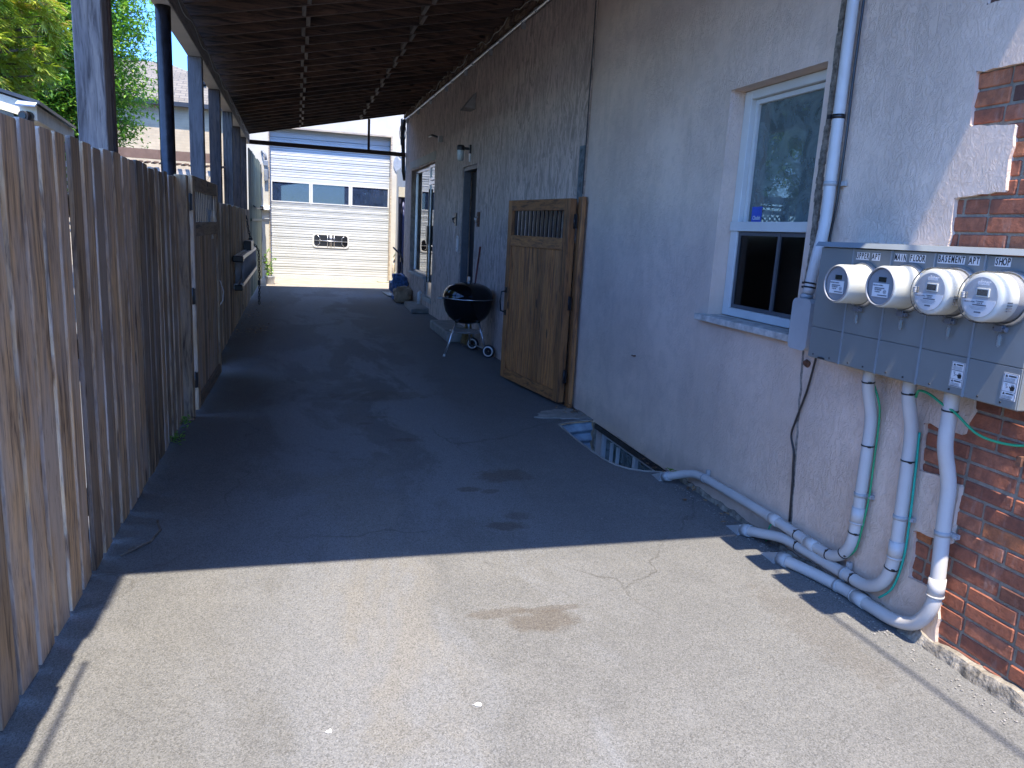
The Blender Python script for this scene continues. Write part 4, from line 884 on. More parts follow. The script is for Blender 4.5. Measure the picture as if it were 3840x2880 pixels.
# light streak scratches on the panels
# meters
def meter(y, z, kind, label):
    t = thing('electric_meter', (XF, y, z), label, 'electric meter', 'round electric meters on the cabinet'); o = (XF, y, z); ax = (-1, 0, 0)
    q = MB(); q.lathe([(.093, 0), (.094, .012), (.088, .02), (.086, .02), (.086, 0)], o, ax, 40); q.build('ring', GALV, t)
    if kind == 'old':
        q = MB(); q.lathe([(.083, .004), (.083, .03), (.080, .05), (.079, .125), (.076, .132), (.071, .133)], o, ax, 40); q.build('housing', MWHITE, t)
        q = MB(); q.lathe([(.0735, .131), (.0735, .137), (.0705, .138), (.0695, .13)], o, ax, 40); q.build('bezel', MGREY, t)
        q = MB(); q.lathe([(.071, .126), (.001, .126)], o, ax, 40); q.build('face', MGREY, t)
        F = XF - .127
        q = MB(); q.span((F - .003, y - .020, z + .018), (F, y + .016, z + .036)); q.build('display', LCD, t)
        q = MB(); q.span((F - .003, y - .040, z - .040), (F - .0008, y + .042, z + .012), 0); LB = q.build('nameplate', LABELW, t)
        q = MB(); x = F - .0036; text_on(q, 'TORONTO HYDRO', .0075, (x, y + .015, z + .004), .8)
        for zz, a_, b_ in ((-.005, -.02, .03), (-.032, -.036, .012)): q.span((x, y + a_, z + zz - .003), (x + .0004, y + b_, z + zz + .001), 0)
        text_on(q, 'TNT0046267', .0085, (x, y + .012, z - .013), .8); text_on(q, '07 400 186', .007, (x, y + .014, z - .021), .8)
        q.tube([(x, y - .024 + .007 * math.cos(a_ * .785), z - .019 + .007 * math.sin(a_ * .785)) for a_ in range(9)], .0007, 4); q.tube([(x, y - .028, z - .023), (x, y - .020, z - .015)], .0006, 4); q.tube([(x, y - .028, z - .015), (x, y - .020, z - .023)], .0006, 4)
        q.build('nameplate_print', INKG, LB)
    else:
        q = MB(); q.lathe([(.080, .0), (.080, .055)], o, ax, 40); q.build('inner_base', MGREY, t)
        q = MB(); q.lathe([(.081, .05), (.081, .112), (.076, .119), (.06, .121), (.001, .121)], o, ax, 40); q.build('housing', MWHITE, t)
        F = XF - .1225
        q = MB(); plate(q, [[(y + .066 * math.cos(a * PI / 24), z + .066 * math.sin(a * PI / 24)) for a in range(48)]], .001, wallM(F + .0005)); q.build('face', MFACE, t)
        q = MB(); plate(q, [[(y + .062 * math.cos(PI + a * PI / 20) , z - .008 + .058 * math.sin(PI + a * PI / 20)) for a in range(21)]], .001, wallM(F - .0007)); LB = q.build('nameplate', LABELW, t)
        q = MB(); q.span((F - .006, y - .036, z + .002), (F, y + .012, z + .03)); q.build('display_bezel', MWHITE, t, bevel=.001)
        q = MB(); q.span((F - .0068, y - .032, z + .006), (F - .0055, y + .008, z + .026)); q.build('display', LCD, t)
        q = MB(); text_on(q, 'elster', .022, (F - .0006, y - .008, z + .048), .95, .0008); q.build('maker_lettering', LABELW, t)
        q = MB(); x = F - .0016; text_on(q, 'TORONTO HYDRO', .0065, (x, y + .036, z - .017), .8); text_on(q, 'TNV0006047', .007, (x, y - .004, z - .014), .8); text_on(q, '18 705 705', .006, (x, y - .004, z - .02), .8)
        q.span((x, y - .03, z - .028), (x + .0004, y + .022, z - .0235), 0); q.span((x, y - .014, z - .052), (x + .0004, y + .012, z - .047), 0)
        for i in range(3): q.span((x, y - .034 + .006 * i, z - .0325 - i * .004), (x + .0004, y + .034 - .005 * i, z - .0315 - i * .004), 0)
        q.build('nameplate_print', INKG, LB)
        q = MB()
        for i in range(4): q.tube([(F - .001, y + .05 + .0, z - .004 + i * .005), (F - .012, y + .053, z - .004 + i * .005), (F - .012, y + .063, z - .004 + i * .005)], .0022, 6)
        q.build('reset_knob', MFACE, t)
        q = MB()
        for i in range(4):
            a = -PI/2 - .25 + 0; zz = z - .012 - i * .009; q.span((XF - .095, y - .0822, zz), (XF - .075, y - .0795, zz + .0035))
        q.build('vent_slots', INKG, t)
        q = MB(); q.lathe([(.086, .004), (.086, .115), (.084, .126), (.078, .131), (.001, .131)], o, ax, 48); q.build('clear_cover', CLEAR, t)
    # clamp and seal
    zb = z - .095
    q = MB(); q.box((XF - .012, y, zb - .006), (.024, .03, .022)); q.tube([(XF - .018, y + .022, zb - .008), (XF - .018, y - .028, zb - .008)], .005, 8); q.tube([(XF - .018, y - .03, zb - .008), (XF - .018, y - .024, zb - .008)], .009, 10); q.build('clamp', plain('clamp_grey', (.12, .13, .15), .4), t, bevel=.001)
    q = MB(); q.tube([(XF - .018 - .006 * math.cos(a), y - .008 + .006 * math.sin(a), zb - .018 - .004 * a) for a in (0, .8, 1.6, 2.4, 3.1)], .001, 5); pr = [(.0005, 0), (.007, .001), (.0085, .008), (.0085, .034), (.005, .042), (.0005, .044)]
    q.lathe([(r_ * .9, -h_) for r_, h_ in pr], (XF - .018, y - .008, zb - .026), (0, 0, 1), 16); q.build('seal', CLEAR, t)
    q = MB(); q.span((XF - .0165, y - .0125, zb - .062), (XF - .0155, y - .0035, zb - .032)); q.build('seal_insert', plain('teal_insert', (.16, .21, .21), .4), t)
    return t
meter(2.617, 1.437, 'old', 'white electric meter with grey face below the UPPER APT lettering, leftmost of four')
meter(2.373, 1.445, 'old', 'white electric meter with grey face below the MAiN FLOOR lettering, second of four')
meter(2.147, 1.446, 'new', 'clear domed electric meter below the BASEMENT APT lettering, third of four')
meter(1.940, 1.446, 'new', 'clear domed electric meter below the SHOP lettering, rightmost of four')

# ------------------------------------------------------------------ conduits
def smooth(pts, n=5):
    P = [Vector(p) for p in pts]; out = []
    for i in range(len(P) - 1):
        p0, p1, p2, p3 = P[max(i-1, 0)], P[i], P[i+1], P[min(i+2, len(P)-1)]
        for k in range(n):
            t = k / n; out.append(.5 * ((2*p1) + (-p0+p2)*t + (2*p0-5*p1+4*p2-p3)*t*t + (-p0+3*p1-3*p2+p3)*t**3))
    out.append(P[-1]); return out
def conduit(pts, r, label, couplings, straps, ties, fit=True):
    t = thing('conduit', pts[0], label, 'conduit'); sp = smooth(pts, 6)
    q = MB(); q.tube(sp, r, 20); q.build('pipe', PVC, t)
    def seg(i, L):
        i = min(max(i, 1), len(sp) - 2); d = (sp[i+1] - sp[i-1]).normalized(); return [sp[i] - d * L / 2, sp[i] + d * L / 2], d
    for c in couplings:
        q = MB(); (a, b), d = seg(int(c * 6), .075); q.tube([a, b], r * 1.14, 20); q.tube([b - d * .006, b + d * .002], r * 1.19, 20); q.build('coupling', PVC, t)
    for c in straps:
        q = MB(); (a, b), d = seg(int(c * 6), .018); q.tube([a, b], r * 1.1, 20); m_ = (a + b) / 2; up = Vector((0, 0, 1)) if abs(d.z) < .5 else Vector((0, -1, 0))
        e = m_ + up * (r + .02); q.beam((2.455, m_.y, m_.z), (2.455, e.y, e.z), .018, .022, up=(1, 0, 0)) if abs(d.z) >= .5 else q.box((2.45, e.y, e.z - .01), (.02, .02, .035)); q.tube([(2.452, e.y, e.z), (2.436, e.y, e.z)], .004, 8); q.build('strap', PVCD, t)
    for c in ties:
        q = MB(); (a, b), d = seg(int(c * 6), .006); q.tube([a, b], r * 1.07, 20); q.box((a + b) / 2 + Vector((-r * .6, 0, r * .8)) if abs(d.z) < .5 else (a + b) / 2 + Vector((-r * .5, -r * .95, 0)), (.012, .01, .008)); q.build('zip_tie', BLACK, t)
    if fit:
        e = Vector(pts[-1]); q = MB(); d = (e - Vector(pts[-2])).normalized()
        q.tube([e - d * .05, e], r * 1.25, 16); d2 = Vector((-.15, 1, -.12)).normalized()
        q.add([e + Vector((-.035, 0, -.035)), e + Vector((.035, 0, -.035)), e + Vector((.03, 0, .032)), e + Vector((-.03, 0, .032)), e + d2 * .16 + Vector((0, 0, -.02))], [(0, 1, 2, 3), (0, 1, 4), (1, 2, 4), (2, 3, 4), (3, 0, 4)]); q.build('end_fitting', PVCD, t)
    return t
x_ = 2.43
conduit([(2.38, 2.625, 1.09), (2.385, 2.63, 1.0), (2.425, 2.63, .86), (x_, 2.628, .7), (x_, 2.626, .5), (x_, 2.626, .36), (x_, 2.645, .24), (x_, 2.72, .16), (x_, 2.85, .143), (x_, 3.2, .15), (x_, 3.6, .143), (x_, 3.97, .131), (2.41, 4.1, .105), (2.37, 4.2, .06), (2.34, 4.27, .03)], .026,
        'grey plastic conduit below the UPPER APT meter, reaching farthest along the wall foot', [4.7, 8.2, 9.1], [4.1, 10.9], [.9, 2.9, 5.4, 6.6, 7.5, 8.6])
conduit([(2.38, 2.40, 1.09), (2.385, 2.40, 1.0), (2.425, 2.40, .86), (x_, 2.395, .7), (x_, 2.386, .45), (x_, 2.385, .3), (x_, 2.42, .18), (x_, 2.51, .115), (x_, 2.65, .105), (x_, 2.92, .094), (2.42, 3.10, .087), (2.385, 3.25, .055), (2.36, 3.36, .03)], .027,
        'grey plastic conduit between the two others, below the MAiN FLOOR meter', [4.7], [3.9, 8.1], [.9, 2.9, 5.4, 7.8, 9.4])
conduit([(2.37, 2.185, 1.09), (2.375, 2.185, .98), (2.38, 2.185, .86), (2.425, 2.18, .70), (x_, 2.175, .54), (x_, 2.158, .31), (x_, 2.165, .19), (x_, 2.225, .09), (x_, 2.33, .045), (x_, 2.46, .035), (2.43, 2.62, .033), (2.40, 2.78, .032), (2.36, 2.93, .03), (2.34, 3.0, .028)], .028,
        'grey plastic conduit below the BASEMENT APT meter, nearest the camera', [5.3, 9.6], [4.3, 10.4], [.9])
# riser
t = thing('conduit_riser', (2.43, 3.19, 1.05), 'tall grey plastic conduit riser from the cabinet side up past the window', 'conduit')
q = MB(); q.tube(smooth([(2.43, 3.13, 5.5), (2.43, 3.127, 3), (2.43, 3.119, 2.2), (2.425, 3.108, 1.9), (2.41, 3.09, 1.68), (2.395, 3.10, 1.52), (2.385, 3.11, 1.36)], 5), .027, 20); q.build('pipe', PVC, t)
q = MB(); q.tube([(2.43, 3.119, 2.175), (2.43, 3.119, 2.195)], .0295, 20); q.box((2.405, 3.145, 2.185), (.02, .02, .02)); q.build('zip_tie', BLACK, t)
for z in (1.385, 1.405): q = MB(); q.tube([(2.386, 3.109, z), (2.387, 3.109, z + .008)], .0298, 20); q.box((2.37, 3.135, z + .004), (.012, .012, .01)); q.build('zip_tie', BLACK, t)
q = MB(); q.tube([(2.424, 3.107, 1.87), (2.424, 3.107, 1.89)], .031, 20); q.box((2.458, 3.065, 1.88), (.012, .05, .02)); q.build('strap', PVCD, t)
q = MB(); plate(q, [rrect(3.03, 3.17, 1.085, 1.335, .03)], .075, wallM(2.385)); q.tube([(2.385, 3.12, 1.33), (2.386, 3.122, 1.36)], .031, 18); q.build('elbow_box', PVCD, t, bevel=.008)
q = MB(); q.span((2.38, 2.912, 1.15), (2.42, 3.03, 1.2)); q.build('nipple', PVCD, t)
def wire(name, pts, r, mat, label, cat='wire'):
    q = MB(); q.tube(smooth(pts, 6), r, 8); return tag(q.build(name, mat, origin=pts[0]), label, cat)
wire('black_cable', [(2.45, 3.08, 5.4), (2.45, 3.08, 3.0), (2.45, 3.08, 2.4), (2.45, 3.073, 2.1), (2.45, 3.076, 1.8), (2.45, 3.09, 1.66), (2.45, 3.09, 1.60)], .006, BLACK, 'black cable running down the near side of the grey riser', 'cable')
wire('black_cable', [(2.45, 3.07, 1.09), (2.45, 3.075, 1.035), (2.455, 3.11, .88), (2.455, 3.165, .71), (2.455, 3.187, .62), (2.458, 3.155, .54), (2.46, 3.145, .45), (2.46, 3.135, .37), (2.46, 3.118, .17)], .0055, BLACK, 'thin black cable drooping down the stucco below the elbow box', 'cable')
wire('ground_wire', [(2.40, 2.66, 1.07), (2.42, 2.60, .95), (2.44, 2.597, .86), (2.445, 2.594, .66), (2.445, 2.59, .5), (2.442, 2.60, .34), (2.44, 2.615, .24), (2.44, 2.66, .18)], .0045, GRN, 'green ground wire strapped beside the UPPER APT conduit')
wire('ground_wire', [(2.44, 2.372, .86), (2.445, 2.362, .66), (2.445, 2.352, .48), (2.445, 2.35, .32), (2.445, 2.38, .17), (2.44, 2.44, .09)], .005, TEAL, 'teal ground wire strapped beside the MAiN FLOOR conduit')
wire('ground_wire', [(2.39, 2.37, 1.01), (2.36, 2.33, 1.045), (2.35, 2.27, 1.045), (2.35, 2.2, 1.02), (2.36, 2.15, 1.0), (2.38, 2.05, .94), (2.43, 1.95, .93), (2.46, 1.86, .96), (2.47, 1.7, 1.0)], .005, GRN, 'green ground wire looping under the cabinet to the brick')
wire('ground_wire', [(2.44, 3.20, .16), (2.42, 3.22, .1), (2.43, 3.24, .03), (2.44, 3.26, .0)], .004, GRN, 'short green ground wire dropping to the asphalt from the pipe clamp')
wire('overhead_cable', [(-.9, 1.2, 3.3), (-.9, -.2, 3.5), (-.92, -3, 3.9), (-.95, -9, 4.6)], .009, BLACK, 'overhead service cable reaching the near corner of the carport beam', 'cable')
wire('overhead_cable', [(2.46, 1.05, 5.4), (2.2, .95, 5.1), (2.01, .6, 5.0), (2.0, -.5, 5.05), (1.98, -3, 5.3), (1.9, -9, 6.0)], .01, BLACK, 'overhead service cable reaching the near house wall', 'cable')
t = MB(); t.tube([(2.485, 1.93, .88), (2.44, 1.92, .88)], .012, 10); t.box((2.44, 1.92, .88), (.03, .02, .035)); t.tube([(2.44, 1.9, .9), (2.44, 1.86, .91)], .006, 8); tag(t.build('wall_tap', RUST, origin=(2.48, 1.92, .88)), 'rusty tap stub sticking out of the red brick below the cabinet', 'tap')
t = MB(); t.tube([(2.47, 3.15, 1.01), (2.455, 3.15, 1.0)], .02, 12); tag(t.build('pipe_plug', RUST, origin=(2.47, 3.15, 1.0)), 'rusty round plug in the wall below the elbow box', 'plug')
t = MB(); t.tube([(2.47, 5.14, .70), (2.45, 5.14, .70)], .005, 6); t.box((2.452, 5.155, .70), (.006, .03, .008)); tag(t.build('wall_screw', RUST, origin=(2.47, 5.14, .7)), 'small dark bolt left sticking out of the stucco above the window well', 'bolt')

# ------------------------------------------------------------------ kettle grill and broom
kx, ky = 2.06, 9.27
K = thing('kettle_grill', (kx, ky, 0), 'black kettle charcoal grill on silver tripod legs with wheels, by the right wall', 'grill')
RR = .315
q = MB(); pr = [(.0, .405), (.1, .41), (.18, .437), (.24, .487), (.285, .56), (.307, .64), (RR, .72), (RR + .002, .727)]; q.lathe(pr, (kx, ky, 0), n=48); q.build('bowl', ENAMEL, K)
q = MB(); pr = [(RR + .008, .724), (RR + .012, .731), (RR + .004, .74), (RR - .002, .775), (.298, .82), (.268, .862), (.22, .893), (.15, .915), (.08, .926), (0, .929)]; q.lathe(pr, (kx, ky, 0), n=48); q.build('lid', ENAMEL, K)
q = MB(); q.lathe([(RR + .0145, .727), (RR + .016, .730), (RR + .0145, .733)], (kx, ky, 0), n=48); q.tube([(kx, ky, .92), (kx, ky, .935)], .018, 12); q.build('rim', ALU, K)
q = MB(); q.tube([(kx, ky, .925), (kx, ky, .955)], .006, 8); q.box((kx, ky, .975), (.03, .03, .05)); LH = q.build('lid_handle', ALU, K, bevel=.005)
q = MB(); q.tube([(kx - RR, ky - .05, .725), (kx - RR - .06, ky - .05, .722), (kx - RR - .07, ky, .72), (kx - RR - .06, ky + .05, .722), (kx - RR, ky + .05, .725)], .011, 8); q.build('side_handle', GALV, K)
legs = [((kx - .13, ky - .03, .47), (1.745, 9.10, .01)), ((kx + .12, ky - .09, .47), (2.27, 9.06, .09)), ((kx + .04, ky + .13, .47), (2.20, 9.66, .09))]
for a, b in legs:
    q = MB(); q.tube([a, b], .0125, 12); lg = q.build('leg', ALU, K); a, b = Vector(a), Vector(b); q = MB(); q.tube([a - (b-a)*.04, a + (b-a)*.12], .019, 12); q.build('leg_socket', BLACK, lg)
q = MB(); q.tube([(1.752, 9.104, .03), (1.742, 9.098, .0)], .017, 12); q.build('foot_cap', LABELW, K)
q = MB(); q.lathe([(0, .285), (.12, .287), (.19, .298), (.215, .312), (.21, .314), (.19, .302), (0, .291)], (kx - .01, ky - .01, 0), n=40); q.build('ash_tray', ALU, K)
for (wx, wy) in ((2.30, 9.03), (2.235, 9.66)):
    q = MB(); q.lathe([(.03, -.02), (.07, -.02), (.082, -.012), (.085, 0), (.082, .012), (.07, .02), (.03, .02), (.012, .012), (.012, -.012), (.03, -.02)], (wx, wy, .086), (.55, .84, 0), 32); wh = q.build('wheel', BLACK, K)
    q = MB(); q.lathe([(.05, -.0225), (.064, -.0235), (.066, -.0215)], (wx, wy, .086), (.55, .84, 0), 32); q.build('wheel_trim', LABELW, wh)
q = MB(); q.tube([(2.30, 9.05, .086), (2.235, 9.64, .086)], .006, 8); q.build('axle', GALV, K)
t = thing('broom', (2.3, 10.15, 0), 'corn broom with red handle leaning on the wall behind the kettle grill', 'broom')
q = MB(); q.tube([(2.27, 10.0, .42), (2.385, 10.1, 1.36)], .0125, 10); q.build('handle', REDH, t)
q = MB(); rr = random.Random(9)
for i in range(150):
    a = rr.uniform(0, 6.28); r0 = rr.uniform(0, .025); r1 = r0 * 5.6 + rr.uniform(0, .02); ca, sa = math.cos(a), math.sin(a)
    q.tube([(2.27 + r0 * ca * .7, 10.0 + r0 * sa, .44), (2.235 + r0 * 2.4 * ca * .7, 9.98 + r0 * 2.4 * sa, .3), (2.215 + r1 * ca * .6, 9.95 + r1 * sa, .02 + rr.uniform(0, .03))], .0035, 4)
q.build('bristles', STRAW, t)
q = MB(); q.lathe([(.0, .12), (.022, .1), (.04, .02), (.045, -.02), (0, -.03)], (2.262, 9.995, .38), n=12); q.build('binding', STRAW, t)

# ------------------------------------------------------------------ beyond the fence: shed, pergola, house, trees
t = thing('shed', (-2.2, 7.5, 0), 'neighbouring shed with white eave, black gutter and pale shingle siding above the fence', 'shed')
def along(s, off=0):  # eave direction, slightly turned
    return Vector((-1.88 - .115 * s - off, 6.6 + s, 0))
E0, E1 = along(0), along(1.75); zE = 2.31
q = MB(); q.prism([(E0.x - .015, E0.y, zE - .11), (E0.x, E0.y, zE - .11), (E0.x, E0.y, zE - .0), (E0.x - .015, E0.y, zE)], (E1 - E0)); 
q.prism([(E0.x, E0.y - .02, zE - .11), (E0.x, E0.y - .02, zE), (E0.x - 2.2, E0.y - .02, zE + .58), (E0.x - 2.2, E0.y - .02, zE + .47)], (0, .02, 0)); q.build('fascia', plain('cream_fascia', (.78, .68, .50), .7), t)
q = MB(); q.prism([(E0.x - .015, E0.y + .02, zE - .11), (E0.x - .3, E0.y + .02, zE - .11), (E0.x - .3, E0.y + .02, zE - .1), (E0.x - .015, E0.y + .02, zE - .1)], (E1 - E0)); q.build('soffit', plain('cream_soffit', (.8, .7, .52), .8), t)
q = MB(); q.prism([(E0.x + .03, E0.y - .05, zE + .005), (E0.x + .03, E0.y - .05, zE + .03), (E0.x - 2.2, E0.y - .05, zE + .62), (E0.x - 2.2, E0.y - .05, zE + .595)], (E1 - E0)); q.build('roof', plain('black_roofing', (.035, .038, .045), .35, var=.3), t)
q = MB(); q.prism([(E0.x - .22, E0.y + .2, 0), (E0.x - 2.2, E0.y + .2, 0), (E0.x - 2.2, E0.y + .2, zE + .44), (E0.x - .22, E0.y + .2, zE - .05)], (E1 - E0) * .85); q.build('wall', SIDING, t)
t = thing('security_camera', (-1.93, 6.55, 2.25), 'small black security camera under a tilted white solar panel at the shed corner', 'camera')
q = MB(); q.tube([(-1.93, 6.6, 2.23), (-1.95, 6.5, 2.22)], .035, 14); q.build('body', BLACK, t)
q = MB(); q.tube([(-1.95, 6.499, 2.22), (-1.951, 6.494, 2.22)], .022, 14); q.build('lens', ENAMEL, t)
q = MB(); q.box((-1.93, 6.54, 2.315), (.13, .1, .012), Matrix.Rotation(R(25), 3, 'X')); q.build('solar_panel', plain('solar_white', (.5, .55, .62), .2), t)
q = MB(); q.tube([(-1.93, 6.6, 2.2), (-1.93, 6.6, 2.12)], .02, 8); q.box((-1.9, 6.6, 2.13), (.1, .05, .04)); q.build('mount', plain('tan_mount', (.35, .31, .26), .6), t)
t = thing('pergola', (-2.2, 12.2, 0), 'brown and white lattice pergola behind the fence', 'pergola')
q = MB(); q.span((-3.6, 12, 2.33), (-1.16, 12.06, 2.46)); q.build('fascia_board', BROWN, t)
q = MB(); q.span((-3.6, 12.02, 2.14), (-1.16, 12.06, 2.22)); q.build('light_beam', LIGHTW, t)
q = MB()
for i in range(26): q.box((-3.6 + i * .1, 12.1, 2.285), (.05, .35, .02), Matrix.Rotation(R(18), 3, 'Z'))
q.build('roof_slats', BROWN, t)
q = MB()
for i in range(22):
    x0 = -4.2 + i * .1
    q.beam((x0, 12.04, 1.2), (x0 + .93, 12.04, 2.13), .012, .045, up=(0, 1, 0)); q.beam((x0 + .93, 12.065, 1.2), (x0, 12.065, 2.13), .012, .04, up=(0, 1, 0))
q.build('lattice_panel', LIGHTW, t)
q = MB(); q.span((-1.22, 12.07, 0), (-1.12, 12.17, 2.33)); q.span((-3.4, 12.1, 0), (-3.3, 12.2, 2.33)); q.build('post', BROWN, t)
t = MB(); t.span((-1.34, 10.6, 0), (-1.28, 10.66, 2.0)); t.span((-1.4, 10.58, 1.99), (-1.22, 10.7, 2.03)); tag(t.build('yellow_post', ORANGEW, origin=(-1.3, 10.63, 0)), 'bright yellow wooden post with flat cap behind the left fence', 'post')
t = thing('neighbour_house', (-4, 25, 0), 'beige brick neighbour house with grey shingle hip roof behind the trees', 'house')
q = MB(); q.span((-9.5, 24.25, 0), (-1.3, 30, 4.6)); q.build('wall', NBRICK, t)
q = MB(); q.span((-9.8, 23.98, 4.58), (-1.0, 24.1, 4.70)); q.span((-9.8, 24.1, 4.6), (-1.0, 24.25, 4.62)); q.build('gutter', plain('dark_gutter', (.03, .035, .045), .4), t)
q = MB(); q.add([(-9.8, 24.0, 4.7), (-1.0, 24.0, 4.7), (-2.2, 25.2, 5.45), (-5.4, 25.2, 5.45), (-9.8, 30, 4.7), (-1.0, 30, 4.7), (-3.9, 26.6, 6.15), (-6.6, 26.6, 6.15)], [(0, 1, 2, 3), (3, 2, 6, 7), (1, 5, 6, 2), (0, 3, 7, 4), (4, 7, 6, 5)]); q.build('roof', SHINGLE, t)
q = MB(); q.box((-2.75, 25.0, 5.42), (.2, .2, .08)); q.build('roof_vent', BLACK, t)
# a house across the street behind the viewer (seen in the garage windows' reflections)
t = thing('street_house', (2, -24, 0), 'brick house across the street, seen only as a reflection in the garage windows', 'house')
q = MB(); q.span((4.7, -30, 0), (15, -22, 5.2)); q.build('wall', m_flatbrick('street_brick', (.62, .42, .24), (.7, .48, .28), (.5, .42, .32), rh=.2, bw=.5), t)
q = MB(); q.add([(4.4, -21.6, 5.2), (15.4, -21.6, 5.2), (15.4, -26, 8), (4.4, -26, 8), (4.4, -30, 5.2), (15.4, -30, 5.2)], [(0, 1, 2, 3), (3, 2, 5, 4)]); q.build('roof', SHINGLE, t)
q = MB()
for x in (6.4, 10): q.span((x, -22.02, 1), (x + 1.6, -21.95, 2.4)); q.span((x, -22.02, 3.2), (x + 1.6, -21.95, 4.5))
q.build('window', LCD, t)

def limb_tree(name, base, h, label, leafmat, leaf_fn, crown_c, crown_r, nclump, seed, trunk_r=.16):
    rr = random.Random(seed); t = thing(name, base, label, 'tree'); b = Vector(base)
    q = MB(); top = b + Vector((rr.uniform(-.3, .3), rr.uniform(-.3, .3), h)); pts = [b.lerp(top, i / 6) + Vector((rr.uniform(-.08, .08), rr.uniform(-.08, .08), 0)) for i in range(7)]
    q.tube(pts, [trunk_r * (1 - .85 * i / 6) for i in range(7)], 10)
    tips = []
    for k in range(nclump):
        while True:
            v = Vector((rr.uniform(-1, 1), rr.uniform(-1, 1), rr.uniform(-1, 1)))
            if .35 < v.length < 1: break
        c = Vector(crown_c) + Vector((v.x * crown_r[0], v.y * crown_r[1], v.z * crown_r[2])); tips.append(c)
        if k % 3 == 0:
            s = b.lerp(top, max(.15, min(.95, (c.z - b.z - .6) / h))); mid = s.lerp(c, .5) + Vector((0, 0, .15)); q.tube([s, mid, c], [.035, .022, .006], 5)
    q.build('trunk', BARK, t)
    f = MB()
    for c in tips: leaf_fn(f, c, rr)
    f.build('crown', leafmat, t); return t
def cedar_clump(f, c, rr):
    tone = rr.uniform(.35, .95); out = Vector((c.x + 5.3, c.y - 11.6, 0)); out = out.normalized() if out.length > .01 else Vector((1, 0, 0))
    for k in range(26):
        d = (out * rr.uniform(.2, 1.1) + Vector((rr.uniform(-.9, .9), rr.uniform(-.9, .9), rr.uniform(-.6, .55)))).normalized(); p = c + d * rr.uniform(0, .12)
        L = rr.uniform(.08, .17)
        side = d.cross(Vector((rr.uniform(-.3, .3), rr.uniform(-.3, .3), 1))).normalized(); rn = min(1, max(0, tone + rr.gauss(0, .14) + (.5 if rr.random() < .03 else 0)))
        for s in (-1, 0, 1):
            dd = (d + side * s * .55 + Vector((0, 0, -.15))).normalized(); w = dd.cross(side.cross(d)).normalized() * .009
            q0 = p + d * L * .3 * abs(s); tip = q0 + dd * L * (.75 if s else 1) - Vector((0, 0, L * .18)); f.add([q0 - w, q0 + w, tip + w * .4, tip - w * .4], [(0, 1, 2, 3)], rn)
def leaf_clump(f, c, rr):
    tone = rr.uniform(.3, .95)
    ax = Vector((rr.uniform(-1, 1), rr.uniform(-1, 1), rr.uniform(-.3, .5))).normalized()
    for k in range(36):
        p = c + ax * rr.uniform(-.4, .4) + Vector((rr.gauss(0, .09), rr.gauss(0, .09), rr.gauss(0, .08)))
        leafq(f, p, (rr.uniform(-1, 1), rr.uniform(-1, 1), rr.uniform(-.5, .3)), rr.uniform(.06, .11), rr.uniform(.035, .055), min(1, max(0, tone + rr.gauss(0, .15))))
limb_tree('cedar_tree', (-5.3, 11.6, 0), 7.0, 'tall yellow green feathery cedar filling the sky behind the shed', CEDAR, cedar_clump, (-5.0, 11.4, 3.9), (2.0, 1.9, 3.3), 2300, 21, .2)
limb_tree('deciduous_tree', (-4.9, 17.3, 0), 7.5, 'bright green broadleaf tree between the grey post and the black pole', LEAF, leaf_clump, (-4.75, 17.0, 4.9), (1.95, 1.7, 3.1), 2100, 33, .14)

# ------------------------------------------------------------------ ground litter and weeds
t = MB(); rr = random.Random(77)
for cx_, cy_, sx, sy, n in ((-.68, 11.15, .16, .3, 170), (-.78, 13.1, .12, .4, 170), (-.6, 14.5, .15, .3, 40), (2.28, 9.8, .12, .2, 60), (2.36, 6.15, .07, .12, 50), (-.82, 6.9, .03, .6, 20), (2.40, 3.9, .04, .5, 30), (-.8, 17.5, .1, .8, 30)):
    for i in range(n):
        p = Vector((rr.gauss(cx_, sx), rr.gauss(cy_, sy), rr.uniform(.008, .035)))
        if p.x < Fx(p.y) + .04 or p.x > W2x(p.y) - .02 and p.y > 6.5 or p.x > 2.44: continue
        leafq(t, p, (rr.uniform(-1, 1), rr.uniform(-1, 1), rr.uniform(-.15, .3)), rr.uniform(.02, .055), rr.uniform(.012, .03), rr.random(), .1)
tag(t.build('leaf_litter', LEAFD), 'dry brown leaves blown against the fence and wall foot', 'leaves', kind='stuff')
t = MB()
def pebble(p, r):
    v = [Vector(q_) * r * rr.uniform(.6, 1.2) + Vector(p) for q_ in ((1,0,0),(-1,0,0),(0,1,0),(0,-1,0),(0,0,.6),(0,0,-.6))]; t.add(v, [(0,2,4),(2,1,4),(1,3,4),(3,0,4),(2,0,5),(1,2,5),(3,1,5),(0,3,5)], rr.random())
for i in range(420):
    y = rr.uniform(1.6, 6.2) if i % 2 else rr.uniform(2.2, 4.2); x = 2.42 - abs(rr.gauss(0, .45)) if rr.random() < .8 else rr.uniform(-.8, 2.3)
    if any((abs(x - 2.28) < .22, )) and 4.35 < y < 5.95: continue
    pebble((x, y, .003), rr.uniform(.0012, .0032))
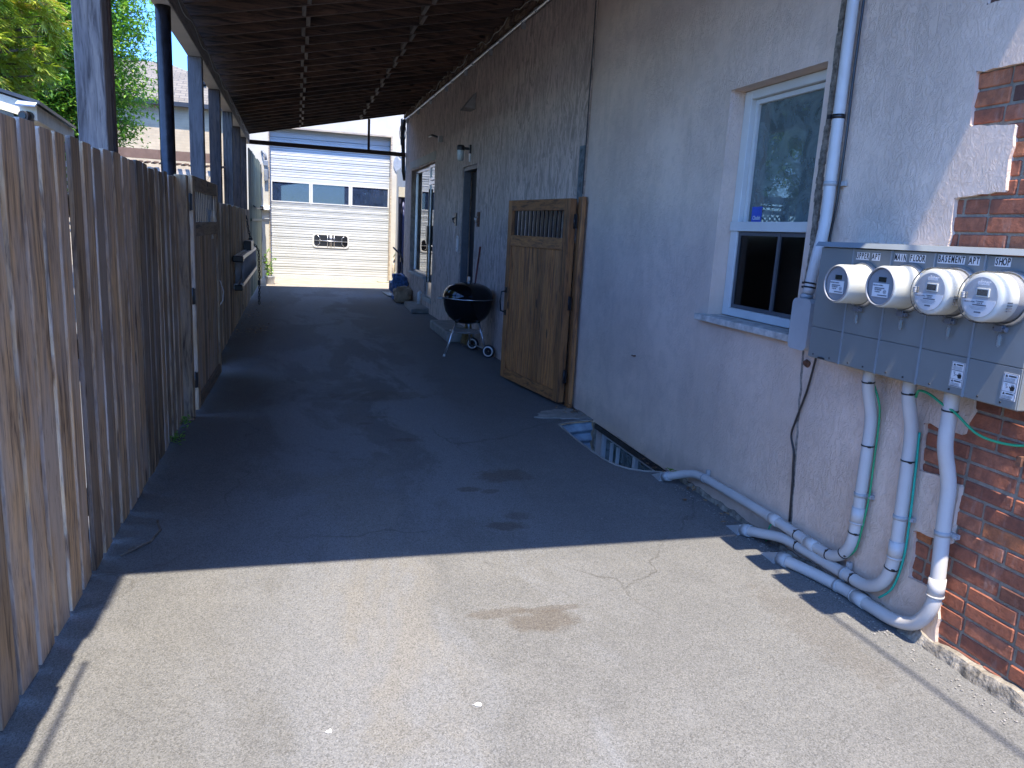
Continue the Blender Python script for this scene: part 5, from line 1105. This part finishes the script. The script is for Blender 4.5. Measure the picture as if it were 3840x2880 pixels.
for i in range(300):
    y = rr.uniform(1.5, 4.2); pebble((2.40 - abs(rr.gauss(0, .035)), y, .004), rr.uniform(.002, .007))
tag(t.build('pebbles', plain('pale_grit', (.28, .26, .235), .9, var=.3, vs=60)), 'scattered pale grit and pebbles along the wall foot', 'pebbles', kind='stuff')
t = MB()
for cx_, cy_, n in ((-.83, 5.88, 30), (-.83, 5.45, 40), (2.42, 4.3, 14)):
    for i in range(n): leafq(t, (cx_ + rr.gauss(0, .02), cy_ + rr.gauss(0, .04), rr.uniform(.01, .07)), (rr.uniform(-1, 1), rr.uniform(-1, 1), rr.uniform(0, 1)), .04, .018, rr.uniform(.2, .8))
tag(t.build('weeds', LEAF), 'small green weeds sprouting at the fence foot and by the window well', 'weeds', kind='stuff')
for (x, y), lab in (((.575, 2.17), 'torn white paper scrap on the sunlit asphalt, near the middle of the lane'), ((.085, 2.13), 'crumpled white paper scrap on the pale strip of the sunlit asphalt')):
    t = MB(); r0 = rr.uniform(0, 3); pts = [(x + math.cos(a + r0) * .014 * rr.uniform(.4, 1.3), y + math.sin(a + r0) * .012 * rr.uniform(.4, 1.3)) for a in (0, .8, 1.6, 2.4, 3.2, 4, 4.8, 5.6)]
    plate(t, [pts], .002, Matrix.Translation((0, 0, .004))); t.tube([(x - .02, y + .004, .003), (x, y, .004), (x + .006, y - .012, .003)], .0008, 4)
    tag(t.build('paper_scrap', LABELW, origin=(x, y, 0)), lab, 'litter')
t = MB(); t.tube([(-.78, 3.62, .01), (-.70, 3.7, .012), (-.68, 3.85, .012), (-.71, 3.95, .02)], .006, 6); t.tube([(-.70, 3.7, .012), (-.80, 3.55, .015)], .004, 5); tag(t.build('fallen_twig', BARK, origin=(-.72, 3.75, 0)), 'bent dry twig lying on the asphalt at the near fence foot', 'twig')
# shards of colour seen through the fence gaps: traffic cone style markers
t = MB(); t.tube([(-1.3, 3.3, 0), (-1.3, 3.3, 1.15)], .07, 14); tag(t.build('marker_post', plain('orange_marker', (.8, .17, .03), .5), origin=(-1.3, 3.3, 0)), 'orange marker post glimpsed through a gap in the near fence', 'post')
